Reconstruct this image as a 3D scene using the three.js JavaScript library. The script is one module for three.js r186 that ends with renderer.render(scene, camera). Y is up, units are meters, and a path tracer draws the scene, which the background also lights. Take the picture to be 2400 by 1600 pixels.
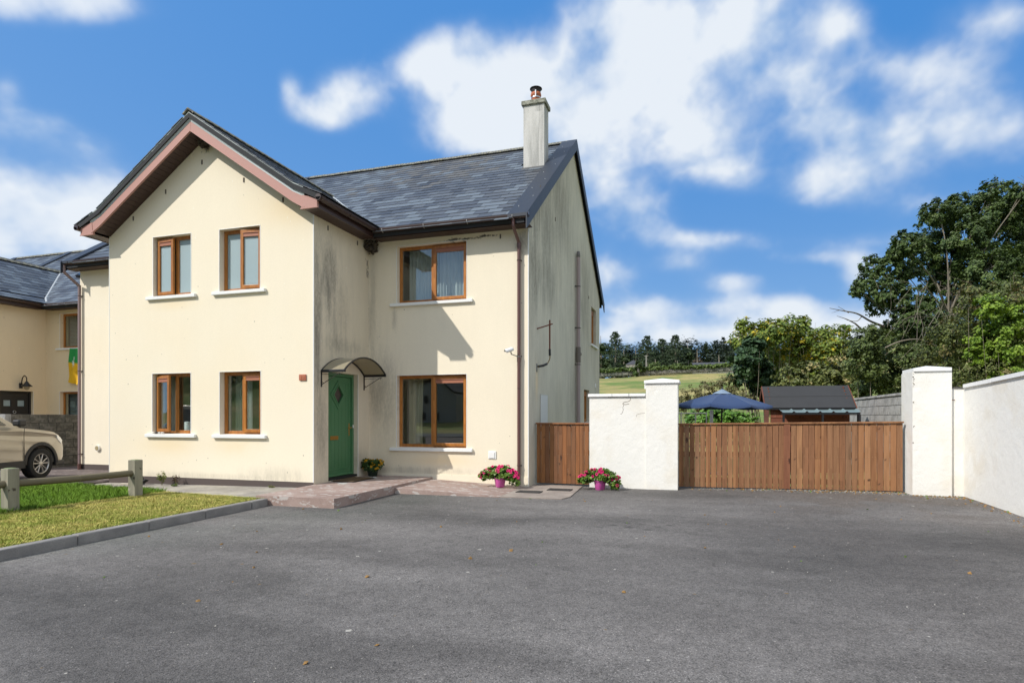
import * as THREE from 'three';
import { mergeGeometries, toCreasedNormals } from 'three/addons/utils/BufferGeometryUtils.js';
import { RoundedBoxGeometry } from 'three/addons/geometries/RoundedBoxGeometry.js';
import { FontLoader } from 'three/addons/loaders/FontLoader.js';
import { TextGeometry } from 'three/addons/geometries/TextGeometry.js';

// ------------------------------------------------------------------ camera, sky, sun, exposure
const scene = new THREE.Scene();
const FOCAL = 1407, HORIZON = 976, YAW = Math.atan(440 / 1407), EYE = 1.42;      // in pixels of the 2400 x 1600 photograph
const camera = new THREE.PerspectiveCamera(2 * Math.atan(HORIZON / FOCAL) * 180 / Math.PI, 2400 / (2 * HORIZON), 0.1, 2500);
camera.position.set(0, EYE, 0);
camera.rotation.y = YAW;
camera.setViewOffset(2400, 2 * HORIZON, 0, 0, 2400, 1600);                        // a lens shifted upwards: verticals stay upright
camera.updateProjectionMatrix();
const renderer = new THREE.WebGLRenderer({ antialias: true });
renderer.toneMapping = THREE.LinearToneMapping;
renderer.toneMappingExposure = 1.02;
renderer.shadowMap.enabled = true;

const SUN = new THREE.Vector3(-0.83, 1.11, 1.0).normalize();
const sun = new THREE.DirectionalLight(new THREE.Color(1.0, 0.945, 0.86), 4.15);
sun.position.copy(SUN).multiplyScalar(60);
sun.castShadow = true;
sun.shadow.mapSize.set(4096, 4096);
Object.assign(sun.shadow.camera, { left: -35, right: 35, top: 35, bottom: -35, near: 1, far: 160 });
scene.add(sun, sun.target);

// a point at depth metres straight ahead of the lens, at a place in the 2400 x 1600 photograph
const RIGHT = new THREE.Vector3(Math.cos(YAW), 0, -Math.sin(YAW)), AHEAD = new THREE.Vector3(-Math.sin(YAW), 0, -Math.cos(YAW));
const at = (u, v, depth) => new THREE.Vector3(0, EYE, 0).addScaledVector(AHEAD, depth).addScaledVector(RIGHT, depth * (u - 1200) / FOCAL).add(new THREE.Vector3(0, depth * (HORIZON - v) / FOCAL, 0));

// ------------------------------------------------------------------ random numbers and noise
function random(seed) {
  let a = seed >>> 0;
  return () => { a = (a + 0x6d2b79f5) | 0; let t = Math.imul(a ^ (a >>> 15), 1 | a); t = (t + Math.imul(t ^ (t >>> 7), 61 | t)) ^ t; return ((t ^ (t >>> 14)) >>> 0) / 4294967296; };
}
const mix = (a, b, t) => a + (b - a) * t, clamp = (x, a = 0, b = 1) => Math.min(b, Math.max(a, x));
const smooth = (a, b, x) => { const t = clamp((x - a) / (b - a)); return t * t * (3 - 2 * t); };
function periodicNoise(n, first, octaves, seed, gain = 0.5) {                      // fractal value noise that wraps, 0..1
  const out = new Float32Array(n * n); let amp = 1, sum = 0, f = first;
  for (let o = 0; o < octaves && f <= n; o++, f *= 2, amp *= gain) {
    const r = random(seed + o * 977), g = new Float32Array(f * f).map(() => r());
    sum += amp;
    for (let y = 0; y < n; y++) {
      const gy = y * f / n, y0 = Math.floor(gy), ty = gy - y0, sy = ty * ty * (3 - 2 * ty), a = y0 % f * f, b = (y0 + 1) % f * f;
      for (let x = 0; x < n; x++) {
        const gx = x * f / n, x0 = Math.floor(gx), tx = gx - x0, sx = tx * tx * (3 - 2 * tx), c = x0 % f, d = (x0 + 1) % f;
        out[y * n + x] += amp * mix(mix(g[a + c], g[a + d], sx), mix(g[b + c], g[b + d], sx), sy);
      }
    }
  }
  for (let i = 0; i < out.length; i++) out[i] /= sum;
  return out;
}
const N = 512, NA = periodicNoise(N, 4, 7, 11), NB = periodicNoise(N, 8, 6, 57, 0.6), NF = periodicNoise(N, 128, 3, 91, 0.8);
function tap(t, x, y) {                                                          // bilinear, wraps at 1
  x = (x - Math.floor(x)) * N; y = (y - Math.floor(y)) * N;
  const x0 = Math.floor(x), y0 = Math.floor(y), fx = x - x0, fy = y - y0, a = x0 % N, b = (x0 + 1) % N, c = (y0 % N) * N, d = ((y0 + 1) % N) * N;
  return mix(mix(t[c + a], t[c + b], fx), mix(t[d + a], t[d + b], fx), fy);
}
const rand = random(20240);
const pick = (list, r = rand) => list[Math.floor(r() * list.length)];

// ------------------------------------------------------------------ the sky: blue air and broken cumulus
{
  const W = 3072, Ht = 1536, data = new Float32Array(W * Ht * 4);
  // where the cloud banks lie, as places on a flat chart of the sky ahead: [x, y, half width, half height, strength]
  const banks = [[1000, 165, 65, 50, .9], [1085, 140, 90, 65, 1], [1170, 215, 150, 100, 1], [1130, 300, 120, 60, .9], [1290, 270, 170, 110, 1], [1290, 380, 120, 60, .8], [1430, 90, 95, 120, .9],
    [1540, 200, 200, 140, 1], [1640, 80, 210, 110, 1], [1790, 40, 130, 70, .9], [1620, 330, 130, 60, .9], [1400, 420, 70, 60, .6], [1700, 400, 80, 45, .8], [1850, 190, 110, 50, .7],
    [1960, 60, 70, 80, .8], [1900, 260, 80, 60, .8], [2030, 300, 150, 60, .85], [2170, 170, 190, 60, .85], [2310, 290, 150, 75, .85], [1940, 420, 110, 50, .95], [2040, 370, 110, 60, .8], [2350, 50, 130, 60, .7], [2150, 340, 150, 50, .5],
    [672, 205, 26, 36, .75], [695, 260, 40, 30, .5], [795, 225, 80, 55, 1], [770, 275, 55, 32, .7], [120, 8, 180, 46, .9], [10, 235, 40, 60, .6], [70, 300, 90, 38, .75], [160, 350, 90, 34, .6],
    [30, 450, 200, 80, 1.1], [150, 510, 170, 85, 1.1], [60, 560, 220, 70, 1], [235, 480, 80, 50, .8], [1470, 480, 90, 55, .85], [1510, 530, 60, 35, .45], [1640, 560, 115, 26, .75], [1425, 640, 64, 44, .85], [1600, 612, 70, 26, .65],
    [1705, 660, 70, 26, .7], [1490, 725, 90, 32, .8], [1430, 775, 140, 32, .9], [1740, 715, 120, 26, .7], [1860, 728, 70, 28, .7], [1640, 790, 200, 22, .8], [2150, 800, 160, 40, .6], [1960, 775, 130, 34, .7], [2070, 735, 90, 45, .4],
    [2010, 640, 40, 40, .4], [1820, 760, 140, 30, .6], [2200, 470, 210, 45, .32], [2050, 560, 170, 26, .3], [1950, 600, 150, 18, .24]];
  const c = Math.cos(YAW), s = Math.sin(YAW);
  for (let j = 0; j < Ht; j++) {
    const el = ((j + .5) / Ht - .5) * Math.PI, y = Math.sin(el), h = Math.cos(el);
    for (let i = 0; i < W; i++) {
      const az = ((i + .5) / W - .5) * 2 * Math.PI, x = Math.cos(az) * h, z = Math.sin(az) * h, k = (j * W + i) * 4;
      const up = Math.max(y, 0), e = 1 - Math.exp(-up * 5);
      const towards = .5 - .5 * (x * -SUN.x + z * -SUN.z) / Math.hypot(SUN.x, SUN.z);            // paler air on the sun's side
      let r = mix(.39, .030, e) + .04 * towards, g = mix(.62, .220, e) + .05 * towards, b = mix(.88, .63, e) + .03 * towards;
      const off = Math.acos(clamp(x * SUN.x + y * SUN.y + z * SUN.z, -1, 1)), fillGlare = .62 * Math.exp(-off / .42);   // bright air round the unseen sun, added to lift the shaded walls
      r += fillGlare; g += fillGlare * .95; b += fillGlare * .84;
      if (y > -0.02) {
        const q = 1 / (up + .30), px = x * q, pz = z * q;                                        // as a flat layer of cloud, seen from below
        const ux = tap(NA, px * .23, pz * .23) - .5, uz = tap(NA, pz * .23 + .4, px * .23 + .7) - .5;
        const sx = px + ux * .5, sz = pz + uz * .5;
        const large = tap(NA, sx * .20, sz * .20), mid = tap(NB, sx * .33 + .3, sz * .33), small = .5 * tap(NB, az * 7 / 6.283185 + ux * .10, el * 1.25 + uz * .10) + .5 * (1 - Math.abs(2 * tap(NA, az * 13 / 6.283185 + uz * .06, el * 2.3 + ux * .06) - 1) * 1.6), wisp = tap(NB, az * 19 / 6.283185 + .2 + ux * .2, el * 3.4 + uz * .2);
        const fine = large * .24 + mid * .28 + (small - .12) * .32 + wisp * .16;
        const ahead = -s * x - c * z;
        let bank = 0, inChart = 0;
        if (ahead > .15) {
          const u = 1200 + FOCAL * (c * x - s * z) / ahead + ux * 60, v = HORIZON - FOCAL * y / ahead + uz * 50 * smooth(.1, .4, y);
          inChart = smooth(-500, -150, u) * smooth(2900, 2550, u) * smooth(-450, -150, v);
          if (inChart > 0) for (const [bx, by, rx, ry, w] of banks) {
            const dx = (u - bx) / rx, dy = (v - by) / ry, d = dx * dx + dy * dy;
            if (d < 6) bank += w * Math.exp(-d * .9);
          }
        }
        const free = smooth(.46, .60, tap(NA, px * .055 + .71, pz * .055 + .13)) * 1.1;
        bank = mix(free, bank, inChart); bank = 1.15 * (1 - Math.exp(-bank * 1.25));
        const dens = bank * 1.3 + (fine - .5) * 2.7 - .46;
        let a = smooth(-.05, 1.0, dens) * .95 + smooth(-.5, .3, dens) * .14 * smooth(.05, .5, bank);
        a = Math.min(a, .97);
        const shade = clamp(.42 + (large - .5) * 1.6 + (mid - .5) * 2.0 + (small - .5) * 1.5 + smooth(.1, 1.0, dens) * .38);
        const cr = mix(.40, .80, shade), cg = mix(.55, .855, shade), cb = mix(.78, .92, shade);
        a *= mix(.8, 1, smooth(.0, .12, y));
        r = mix(r, cr + fillGlare * 1.2, a); g = mix(g, cg + fillGlare * 1.15, a); b = mix(b, cb + fillGlare, a);
      }
      data[k] = r; data[k + 1] = g; data[k + 2] = b; data[k + 3] = 1;
    }
  }
  const sky = new THREE.DataTexture(data, W, Ht, THREE.RGBAFormat, THREE.FloatType);
  sky.mapping = THREE.EquirectangularReflectionMapping; sky.magFilter = sky.minFilter = THREE.LinearFilter; sky.wrapS = THREE.RepeatWrapping; sky.needsUpdate = true;
  scene.background = sky; scene.environment = sky;
}

// ------------------------------------------------------------------ naming, parts, geometry helpers
const taken = {};
const numbered = (name) => { const n = taken[name] = (taken[name] ?? -1) + 1; return n ? `${name}_${String(n).padStart(3, '0')}` : name; };
function tag(o, label, category, group, kind) {
  if (label) o.userData.label = label;
  if (category) o.userData.category = category;
  if (group) o.userData.group = group;
  if (kind) o.userData.kind = kind;
  return o;
}
function thing(name, label, category, group) { const g = new THREE.Group(); g.name = numbered(name); scene.add(g); return tag(g, label, category, group); }
function part(parent, name, geometry, material) {
  const m = new THREE.Mesh(geometry, material); m.name = parent === scene ? numbered(name) : name; m.castShadow = m.receiveShadow = true; parent.add(m); return m;
}
function partGroup(parent, name) { const g = new THREE.Group(); g.name = name; parent.add(g); return g; }
function single(name, geometry, material, label, category, group, kind) {          // a thing or piece of the setting that is one mesh, its origin at its base
  geometry.computeBoundingBox(); const b = geometry.boundingBox, p = new THREE.Vector3((b.min.x + b.max.x) / 2, b.min.y, (b.min.z + b.max.z) / 2);
  geometry.translate(-p.x, -p.y, -p.z);
  const m = part(scene, name, geometry, material); m.position.copy(p); return tag(m, label, category, group, kind);
}
function settle(o) {                                                               // moves a finished thing's origin to its base, its parts staying where they are
  o.updateMatrixWorld(true);
  const b = new THREE.Box3().setFromObject(o), p = new THREE.Vector3((b.min.x + b.max.x) / 2, b.min.y, (b.min.z + b.max.z) / 2).sub(o.position);
  if (o.rotation.y || !isFinite(p.x)) return o;
  for (const c of o.children) c.position.sub(p);
  o.position.add(p); return o;
}
function metreUV(g) {                                                              // uv in metres, by the way each face points
  if (g.index) g = g.toNonIndexed();
  const p = g.attributes.position, uv = new Float32Array(p.count * 2), A = new THREE.Vector3(), B = new THREE.Vector3(), C = new THREE.Vector3();
  for (let i = 0; i < p.count; i += 3) {
    A.fromBufferAttribute(p, i); B.fromBufferAttribute(p, i + 1).sub(A); C.fromBufferAttribute(p, i + 2).sub(A); B.cross(C);
    const nx = Math.abs(B.x), ny = Math.abs(B.y), nz = Math.abs(B.z);
    for (let k = i; k < i + 3; k++) {
      const x = p.getX(k), y = p.getY(k), z = p.getZ(k);
      uv[k * 2] = nx >= ny && nx >= nz ? z : x; uv[k * 2 + 1] = ny > nx && ny > nz ? z : y;
    }
  }
  g.setAttribute('uv', new THREE.BufferAttribute(uv, 2)); return g;
}
const box = (x0, x1, y0, y1, z0, z1) => metreUV(new THREE.BoxGeometry(x1 - x0, y1 - y0, z1 - z0).translate((x0 + x1) / 2, (y0 + y1) / 2, (z0 + z1) / 2));
const rbox = (x0, x1, y0, y1, z0, z1, r = .01, seg = 2) => metreUV(new RoundedBoxGeometry(x1 - x0, y1 - y0, z1 - z0, seg, r).translate((x0 + x1) / 2, (y0 + y1) / 2, (z0 + z1) / 2));
const V = (x, y, z) => new THREE.Vector3(x, y, z);
const tube = (points, r, seg = 8, steps = 0) => {
  const path = points.length === 2 ? new THREE.LineCurve3(points[0], points[1]) : new THREE.CatmullRomCurve3(points, false, 'catmullrom', .3);
  return new THREE.TubeGeometry(path, steps || (points.length === 2 ? 1 : points.length * 6), r, seg, false).toNonIndexed();
};
function pipe(points, r, seg = 12) {                                               // straight runs with mitred bends, closed ends
  const out = [];
  for (let i = 0; i + 1 < points.length; i++) {
    const d = points[i + 1].clone().sub(points[i]), L = d.length();
    out.push(new THREE.CylinderGeometry(r, r, L, seg).translate(0, L / 2, 0).applyQuaternion(new THREE.Quaternion().setFromUnitVectors(V(0, 1, 0), d.normalize())).translate(...points[i].toArray()).toNonIndexed());
    if (i) out.push(new THREE.SphereGeometry(r * 1.06, seg, 8).translate(...points[i].toArray()).toNonIndexed());
  }
  return mergeGeometries(out);
}
const extrude = (pts, depth, holes = [], bevel = 0) => {                           // a polygon in x, y drawn out along z from 0 to depth
  const s = new THREE.Shape(pts.map((p) => new THREE.Vector2(p[0], p[1])));
  for (const h of holes) s.holes.push(new THREE.Path(h.map((p) => new THREE.Vector2(p[0], p[1]))));
  return new THREE.ExtrudeGeometry(s, bevel ? { depth: depth - 2 * bevel, bevelEnabled: true, bevelSize: bevel, bevelOffset: -bevel, bevelThickness: bevel, bevelSegments: 2 } : { depth, bevelEnabled: false }).translate(0, 0, bevel);
};
const rect = (x0, x1, y0, y1) => [[x0, y0], [x1, y0], [x1, y1], [x0, y1]];
const ring = (x0, x1, y0, y1, w, depth, bevel = 0) => metreUV(extrude(rect(x0, x1, y0, y1), depth, [rect(x0 + w, x1 - w, y0 + w, y1 - w).reverse()], bevel));
const merge = (list) => mergeGeometries(list.map((g) => { const h = g.index ? g.toNonIndexed() : g; for (const k of Object.keys(h.attributes)) if (!['position', 'normal', 'uv'].includes(k)) h.deleteAttribute(k); if (!h.attributes.uv) h.setAttribute('uv', new THREE.BufferAttribute(new Float32Array(h.attributes.position.count * 2), 2)); return h; }));
const turned = (g, ry, x, y, z) => g.rotateY(ry).translate(x, y, z);
const lathe = (pts, seg = 24) => new THREE.LatheGeometry(pts.map((p) => new THREE.Vector2(p[0], p[1])), seg).toNonIndexed();

// ------------------------------------------------------------------ textures and materials
function texture(w, h, paint, srgb = true, repeat) {                               // paint(u, v, x, y) gives [r, g, b] in 0..1
  const d = new Uint8Array(w * h * 4);
  for (let y = 0; y < h; y++) for (let x = 0; x < w; x++) {
    const c = paint((x + .5) / w, (y + .5) / h, x, y), k = (y * w + x) * 4;
    d[k] = clamp(c[0]) * 255; d[k + 1] = clamp(c[1]) * 255; d[k + 2] = clamp(c[2]) * 255; d[k + 3] = 255;
  }
  const t = new THREE.DataTexture(d, w, h);
  t.magFilter = THREE.LinearFilter; t.minFilter = THREE.LinearMipmapLinearFilter; t.generateMipmaps = true; t.wrapS = t.wrapT = THREE.RepeatWrapping;
  if (srgb) t.colorSpace = THREE.SRGBColorSpace;
  if (repeat) t.repeat.set(1 / repeat, 1 / repeat);
  t.needsUpdate = true; return t;
}
const gray = (v) => [v, v, v];
const lin = (r, g, b) => new THREE.Color().setRGB(r, g, b);
const mat = (r, g, b, roughness = .8, more = {}) => new THREE.MeshStandardMaterial({ color: lin(r, g, b), roughness, ...more });
const phys = (r, g, b, roughness, more) => new THREE.MeshPhysicalMaterial({ color: lin(r, g, b), roughness, ...more });
const toSRGB = (c) => c <= .0031308 ? 12.92 * c : 1.055 * Math.pow(c, 1 / 2.4) - .055;
const paintLin = (f) => (u, v, x, y) => { const c = f(u, v, x, y); return [toSRGB(clamp(c[0])), toSRGB(clamp(c[1])), toSRGB(clamp(c[2]))]; };
const blend = (a, b, t) => [mix(a[0], b[0], t), mix(a[1], b[1], t), mix(a[2], b[2], t)];

const renderBump = texture(512, 512, (u, v) => gray(tap(NF, u, v) * .6 + tap(NB, u * 2, v * 2) * .4), false, .8);
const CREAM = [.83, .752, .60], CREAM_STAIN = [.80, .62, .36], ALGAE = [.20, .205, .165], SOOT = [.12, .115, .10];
// a render coat over a wall w x h metres: weathering as [x, y, half width, half height, strength, kind] patches of streaky grime
function coat(w, h, size, base, overall, patches, seed) {
  const r = random(seed), ox = r(), oy = r(), specks = Array.from({ length: Math.round(w * h * 2.2) }, () => [r() * w, r() * h, .004 + r() * .008, r()]);
  const cells = {}; for (const s of specks) (cells[Math.floor(s[0] * 4) + ',' + Math.floor(s[1] * 4)] ??= []).push(s);
  return texture(size, Math.min(2048, Math.round(size * h / w / 64) * 64), paintLin((u, v) => {
    const x = u * w, y = v * h;
    const soft = tap(NA, x * .11 + ox, y * .11 + oy), streak = tap(NA, x * .45 + ox, y * .09 + oy) * .55 + tap(NB, x * .8 + oy, y * .17) * .45, grain = tap(NF, x * .7, y * .7), fineStreak = tap(NB, x * 1.5 + ox, y * .22 + oy) * .6 + tap(NF, x * .45, y * .16 + oy) * .4;
    let c = blend(base, CREAM_STAIN, smooth(.45, .8, soft) * .16);
    const f = 1 + (grain - .5) * .10 + (soft - .5) * .05; c = [c[0] * f, c[1] * f, c[2] * f];
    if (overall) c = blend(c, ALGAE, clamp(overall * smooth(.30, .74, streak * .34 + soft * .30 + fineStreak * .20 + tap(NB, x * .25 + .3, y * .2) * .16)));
    for (const [px, py, rx, ry, k, kind] of patches) {
      const dx = (x - px) / rx, dy = (y - py) / ry, d = dx * dx + dy * dy;
      if (d > 4) continue;
      const m = Math.exp(-d * 1.3);
      if (kind === 'rust') c = blend(c, CREAM_STAIN, k * m * smooth(.35, .6, soft));
      else if (kind === 'speck') c = blend(c, SOOT, k * smooth(.62, .75, tap(NB, x * 1.6 + .2, y * 1.6) * .6 + m * .42));
      else c = blend(c, kind === 'soot' ? SOOT : ALGAE, clamp(k * smooth(.40, .86, fineStreak * .5 + streak * .3 + soft * .12 + m * .22) * Math.min(1, m * 1.5) * (.7 + grain * .6)));
    }
    const near = cells[Math.floor(x * 4) + ',' + Math.floor(y * 4)];
    if (near) for (const s of near) { const e = Math.hypot(x - s[0], (y - s[1]) * .7); if (e < s[2]) c = s[3] > .6 ? blend(c, [.9, .88, .82], .6) : blend(c, SOOT, .5); }
    return c;
  }));
}
const wallMat = (map, rough = .93) => new THREE.MeshStandardMaterial({ map, roughness: rough, bumpMap: renderBump, bumpScale: .0035 });
const plainCoat = coat(4, 4, 512, CREAM, .08, [], 5); plainCoat.repeat.set(.25, .25);
const M = {};
M.cream = new THREE.MeshStandardMaterial({ map: plainCoat, roughness: .93 });
M.bead = mat(.82, .82, .80, .5);
M.plinth = mat(.085, .065, .060, .85, { bumpMap: renderBump, bumpScale: .003 });
const oak = texture(256, 256, paintLin((u, v) => { const g = tap(NA, u * .9, v * .12) * .6 + tap(NB, u * 3, v * .3) * .4; return blend([.46, .185, .036], [.31, .112, .022], smooth(.35, .65, g)); }), true, .5);
M.oak = new THREE.MeshStandardMaterial({ map: oak, roughness: .38 });
M.vent = mat(.36, .145, .085, .45);
M.glass = phys(.90, .95, .94, 0, { transmission: 1, thickness: 0, ior: 1.85 });
M.frosted = phys(.66, .80, .84, .42, { transmission: .62, thickness: 0, ior: 1.5, bumpMap: renderBump, bumpScale: .004 });
M.sill = mat(.78, .79, .78, .6, { bumpMap: renderBump, bumpScale: .002 });
M.brown = phys(.038, .018, .014, .35, { clearcoat: .3, clearcoatRoughness: .3 });
M.brownSoffit = mat(.050, .024, .019, .5);
M.pink = mat(.43, .225, .19, .6, { bumpMap: renderBump, bumpScale: .001 });
M.vergeStrip = mat(.46, .51, .52, .45);
M.capping = phys(.020, .027, .042, .5, {});
M.pipeMauve = mat(.33, .265, .265, .55);
M.dark = mat(.015, .015, .016, .6);
M.steel = mat(.45, .46, .47, .35, { metalness: .8 });
M.greySteel = mat(.16, .17, .18, .5, { metalness: .4 });
M.white = mat(.80, .80, .79, .45);
M.slate = new THREE.MeshStandardMaterial({ vertexColors: true, roughness: .46, bumpMap: texture(256, 256, (u, v) => gray(tap(NA, u, v * 1) * .5 + tap(NB, u * 3, v) * .5), false, .3), bumpScale: .004 });
M.deck = mat(.03, .032, .036, .9);
const lichen = texture(256, 256, paintLin((u, v) => { const g = tap(NB, u * 2, v * 2), h = tap(NA, u + .3, v); return blend(blend([.13, .13, .12], [.30, .29, .20], smooth(.5, .62, g)), [.05, .05, .05], smooth(.5, .7, h) * .6); }), true, .8);
M.ridge = new THREE.MeshStandardMaterial({ map: lichen, roughness: .95 });
const chimneyMap = texture(512, 1024, paintLin((u, v) => { const s = tap(NA, u * .5, v * .12) * .5 + tap(NB, u * .9, v * .2) * .5, g = tap(NF, u, v * 2); return blend([.60, .59, .56], [.17, .175, .165], clamp(smooth(.38, .70, s) * .75 + (g - .5) * .5)); }));
M.chimney = new THREE.MeshStandardMaterial({ map: chimneyMap, roughness: .95, bumpMap: renderBump, bumpScale: .004 }); chimneyMap.repeat.set(.8, .45);
M.chimneyCap = new THREE.MeshStandardMaterial({ map: texture(256, 256, paintLin((u, v) => blend([.34, .34, .28], [.17, .175, .14], smooth(.4, .6, tap(NB, u, v)))), true, .7), roughness: .95 });
M.terracotta = mat(.42, .125, .055, .75);
M.door = phys(.062, .185, .078, .42, { clearcoat: .15, clearcoatRoughness: .4 });
M.gold = phys(.45, .24, .05, .35, { metalness: .7 });
M.black = phys(.012, .012, .014, .4, {});
M.blackRust = mat(.020, .014, .012, .7);
M.canopySheet = phys(.52, .47, .34, .32, { transmission: .55, thickness: 0, ior: 1.45 });
M.curtain = phys(.62, .53, .36, .95, { transmission: .25, thickness: 0 });
M.net = phys(.82, .83, .82, 1, { transmission: .5, thickness: 0 });
M.blind = phys(.58, .62, .58, .9, { transmission: .2, thickness: 0 });
M.roomFloor = mat(.20, .12, .07, .6);
M.roomWall = mat(.42, .39, .33, .9);
M.furniture = mat(.05, .03, .02, .5);

// ------------------------------------------------------------------ the ground
const prism = (pts, y0, y1) => metreUV(new THREE.ExtrudeGeometry(new THREE.Shape(pts.map(([x, z]) => new THREE.Vector2(x, -z))), { depth: y1 - y0, bevelEnabled: false }).rotateX(-Math.PI / 2).translate(0, y0, 0));
function reshape(g, f) { const p = g.attributes.position; for (let i = 0; i < p.count; i++) { const [x, y, z] = f(p.getX(i), p.getY(i), p.getZ(i)); p.setXYZ(i, x, y, z); } g.computeVertexNormals(); return g; }
function sheet(x0, x1, z0, z1, nx, nz, height) {
  const g = new THREE.PlaneGeometry(x1 - x0, z1 - z0, nx, nz).rotateX(-Math.PI / 2).translate((x0 + x1) / 2, 0, (z0 + z1) / 2), p = g.attributes.position;
  for (let i = 0; i < p.count; i++) p.setY(i, height(p.getX(i), p.getZ(i)));
  g.computeVertexNormals(); return g;
}
const structure = (name, g, m, label) => { const o = single(name, g, m); o.userData.kind = 'structure'; if (label) o.userData.label = label; return o; };
function landHeight(x, z) {
  const d = -z; let y = -.12;
  if (d > 23) { const t = Math.min(d, 123) - 23; y += t * t / (t + 9) * .100; }
  if (d > 123) y += (Math.min(d, 360) - 123) * .06;
  if (d > 60) y += smooth(10, 110, x - (d - 60) * .05) * smooth(60, 260, d) * 20;
  if (d > 123) y -= smooth(0, -60, x) * (d - 123) * .03;
  if (z > 45) y += Math.min(z - 45, 120) * .24 * smooth(45, 90, z);
  if (d > 22) y += (tap(NA, x * .006, z * .006) - .5) * Math.min(3, (d - 22) * .05);
  return y;
}
const meadowMap = texture(1024, 1024, paintLin((u, v) => {
  const a = tap(NA, u, v), b = tap(NB, u * 2 + .3, v * 2), f = tap(NF, u * 3, v * 3), w = tap(NB, u * 6, v * 3);
  let c = blend([.12, .185, .030], [.34, .285, .10], smooth(.42, .62, a * .6 + b * .4));
  c = blend(c, [.20, .16, .07], smooth(.55, .7, w) * .4);
  const k = .7 + f * .6; return [c[0] * k, c[1] * k, c[2] * k];
}), true, 42);
{
  const g = sheet(-260, 300, -420, 190, 224, 244, landHeight), p = g.attributes.position, uv = g.attributes.uv;
  for (let i = 0; i < p.count; i++) uv.setXY(i, p.getX(i), p.getZ(i));
  structure('ground', g, new THREE.MeshStandardMaterial({ map: meadowMap, roughness: 1 }), 'open grassy land rising to a hill field');
}
const driveRise = (x, z) => .058 * smooth(-8.5, -12, z) * smooth(-1.5, 3, x);
{
  const X0 = -6.62, X1 = 4.42, Z0 = -12.9, Z1 = -1.9, W = X1 - X0, D = Z1 - Z0, r = random(77), S = 2048;
  const dots = []; for (let i = 0; i < 420; i++) dots.push([r() * W, r() * D, .004 + r() * r() * .02, r()]);
  const cells = {}; for (const d of dots) for (const a of [-1, 0, 1]) for (const b of [-1, 0, 1]) (cells[(Math.floor(d[0] * 8) + a) + ',' + (Math.floor(d[1] * 8) + b)] ??= []).push(d);
  const oil = [[5.55, 5.0], [5.75, 5.1], [5.9, 4.85], [6.1, 4.95], [6.25, 4.8], [5.4, 5.2], [6.0, 5.2], [5.7, 4.8]];
  const stones = new Float32Array(S * S); for (let i = 0; i < stones.length; i++) stones[i] = r();
  const map = texture(S, S, paintLin((u, v, px, py) => {
    const x = u * W, z = (1 - v) * D, wx = x + X0, wz = z + Z0;                      // z grows towards the camera
    const wob = tap(NA, x * .05, z * .05) * 2.2;
    const sweep = tap(NA, (x * .06 - z * .015), (z * .17 + wob * .12 + x * .03)), sweep2 = tap(NB, x * .035 + .5, z * .11 + wob * .08 + .2), soft = tap(NA, x * .08 + .6, z * .08), cloud = tap(NB, x * .16, z * .16);
    const g1 = stones[py * S + px], g2 = tap(NF, x * .9, z * .9), g3 = tap(NF, x * 2.3 + .4, z * 2.3);
    let t = .122 + (sweep - .5) * .24 + (sweep2 - .5) * .14 + (cloud - .5) * .06;
    let c = [t * 1.07, t * 1.0, t * .95];
    c = blend(c, [.088, .079, .074], smooth(.35, .62, soft * .5 + cloud * .5) * .6 * smooth(-1.5, 2.5, wx + (tap(NA, x * .1, z * .1) - .5) * 5));   // browner, dirtier tarmac towards the boundary wall
    c = blend(c, [.125, .143, .122], smooth(.45, .65, soft) * .45 * smooth(-3.2, -6.5, wx + (wz + 8) * .3));          // mossy dust by the kerb and porch
    c = blend(c, [.125, .100, .080], smooth(.40, .62, cloud) * .55 * smooth(-.5, 3.6, wx) * smooth(-8.2, -11, wz));      // brown litter below the gate
    c = blend(c, [.21, .15, .075], smooth(.57, .66, tap(NB, x * .5, z * .5)) * .7 * smooth(-11.2, -12.2, wz + tap(NB, x * .3, .2) * .5) * smooth(.6, 2.2, wx));
    c = blend(c, [.15, .16, .145], smooth(.48, .6, tap(NB, x * .6 + .2, z * .6)) * smooth(-11.7, -12.3, wz) * smooth(-1.6, -.2, wx) * .8);
    for (const [ox, oz] of oil) { const d = Math.hypot((x - ox), (z - oz) * 1.3); c = blend(c, [.035, .033, .032], smooth(.11, .02, d + tap(NB, x * 1.3, z * 1.3) * .08 - .02) * .75); }
    const g4 = tap(NF, x * .33 + .1, z * .33), g5 = tap(NB, x * 1.1 + .7, z * 1.1);
    let k = .18 + g2 * .50 + g4 * .62 + (g5 - .5) * .45 + g3 * .40 + (g1 - .5) * .9;
    if (g1 > .988) k *= 2.0; else if (g1 < .04) k *= .5;
    c = [c[0] * k, c[1] * k, c[2] * k];
    const near = cells[Math.floor(x * 8) + ',' + Math.floor(z * 8)];
    if (near) for (const d of near) if (Math.hypot(x - d[0], z - d[1]) < d[2] * (.6 + .8 * g2)) c = d[3] > .55 ? [.42, .40, .36] : d[3] > .25 ? [.17, .11, .05] : [.04, .04, .04];
    return c;
  }));
  const bump = texture(1024, 1024, (u, v, px, py) => gray(tap(NF, u * 2, v * 2) * .55 + tap(NF, u * 5 + .3, v * 5) * .45), false, 1.6);
  const g = sheet(X0, X1, Z0, Z1, 24, 24, driveRise);
  map.wrapS = map.wrapT = THREE.ClampToEdgeWrapping;
  const uv = g.attributes.uv, uv1 = new Float32Array(uv.count * 2), p = g.attributes.position;
  for (let i = 0; i < uv.count; i++) { uv1[i * 2] = p.getX(i); uv1[i * 2 + 1] = p.getZ(i); }
  g.setAttribute('uv1', new THREE.BufferAttribute(uv1, 2)); bump.channel = 1;
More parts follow.
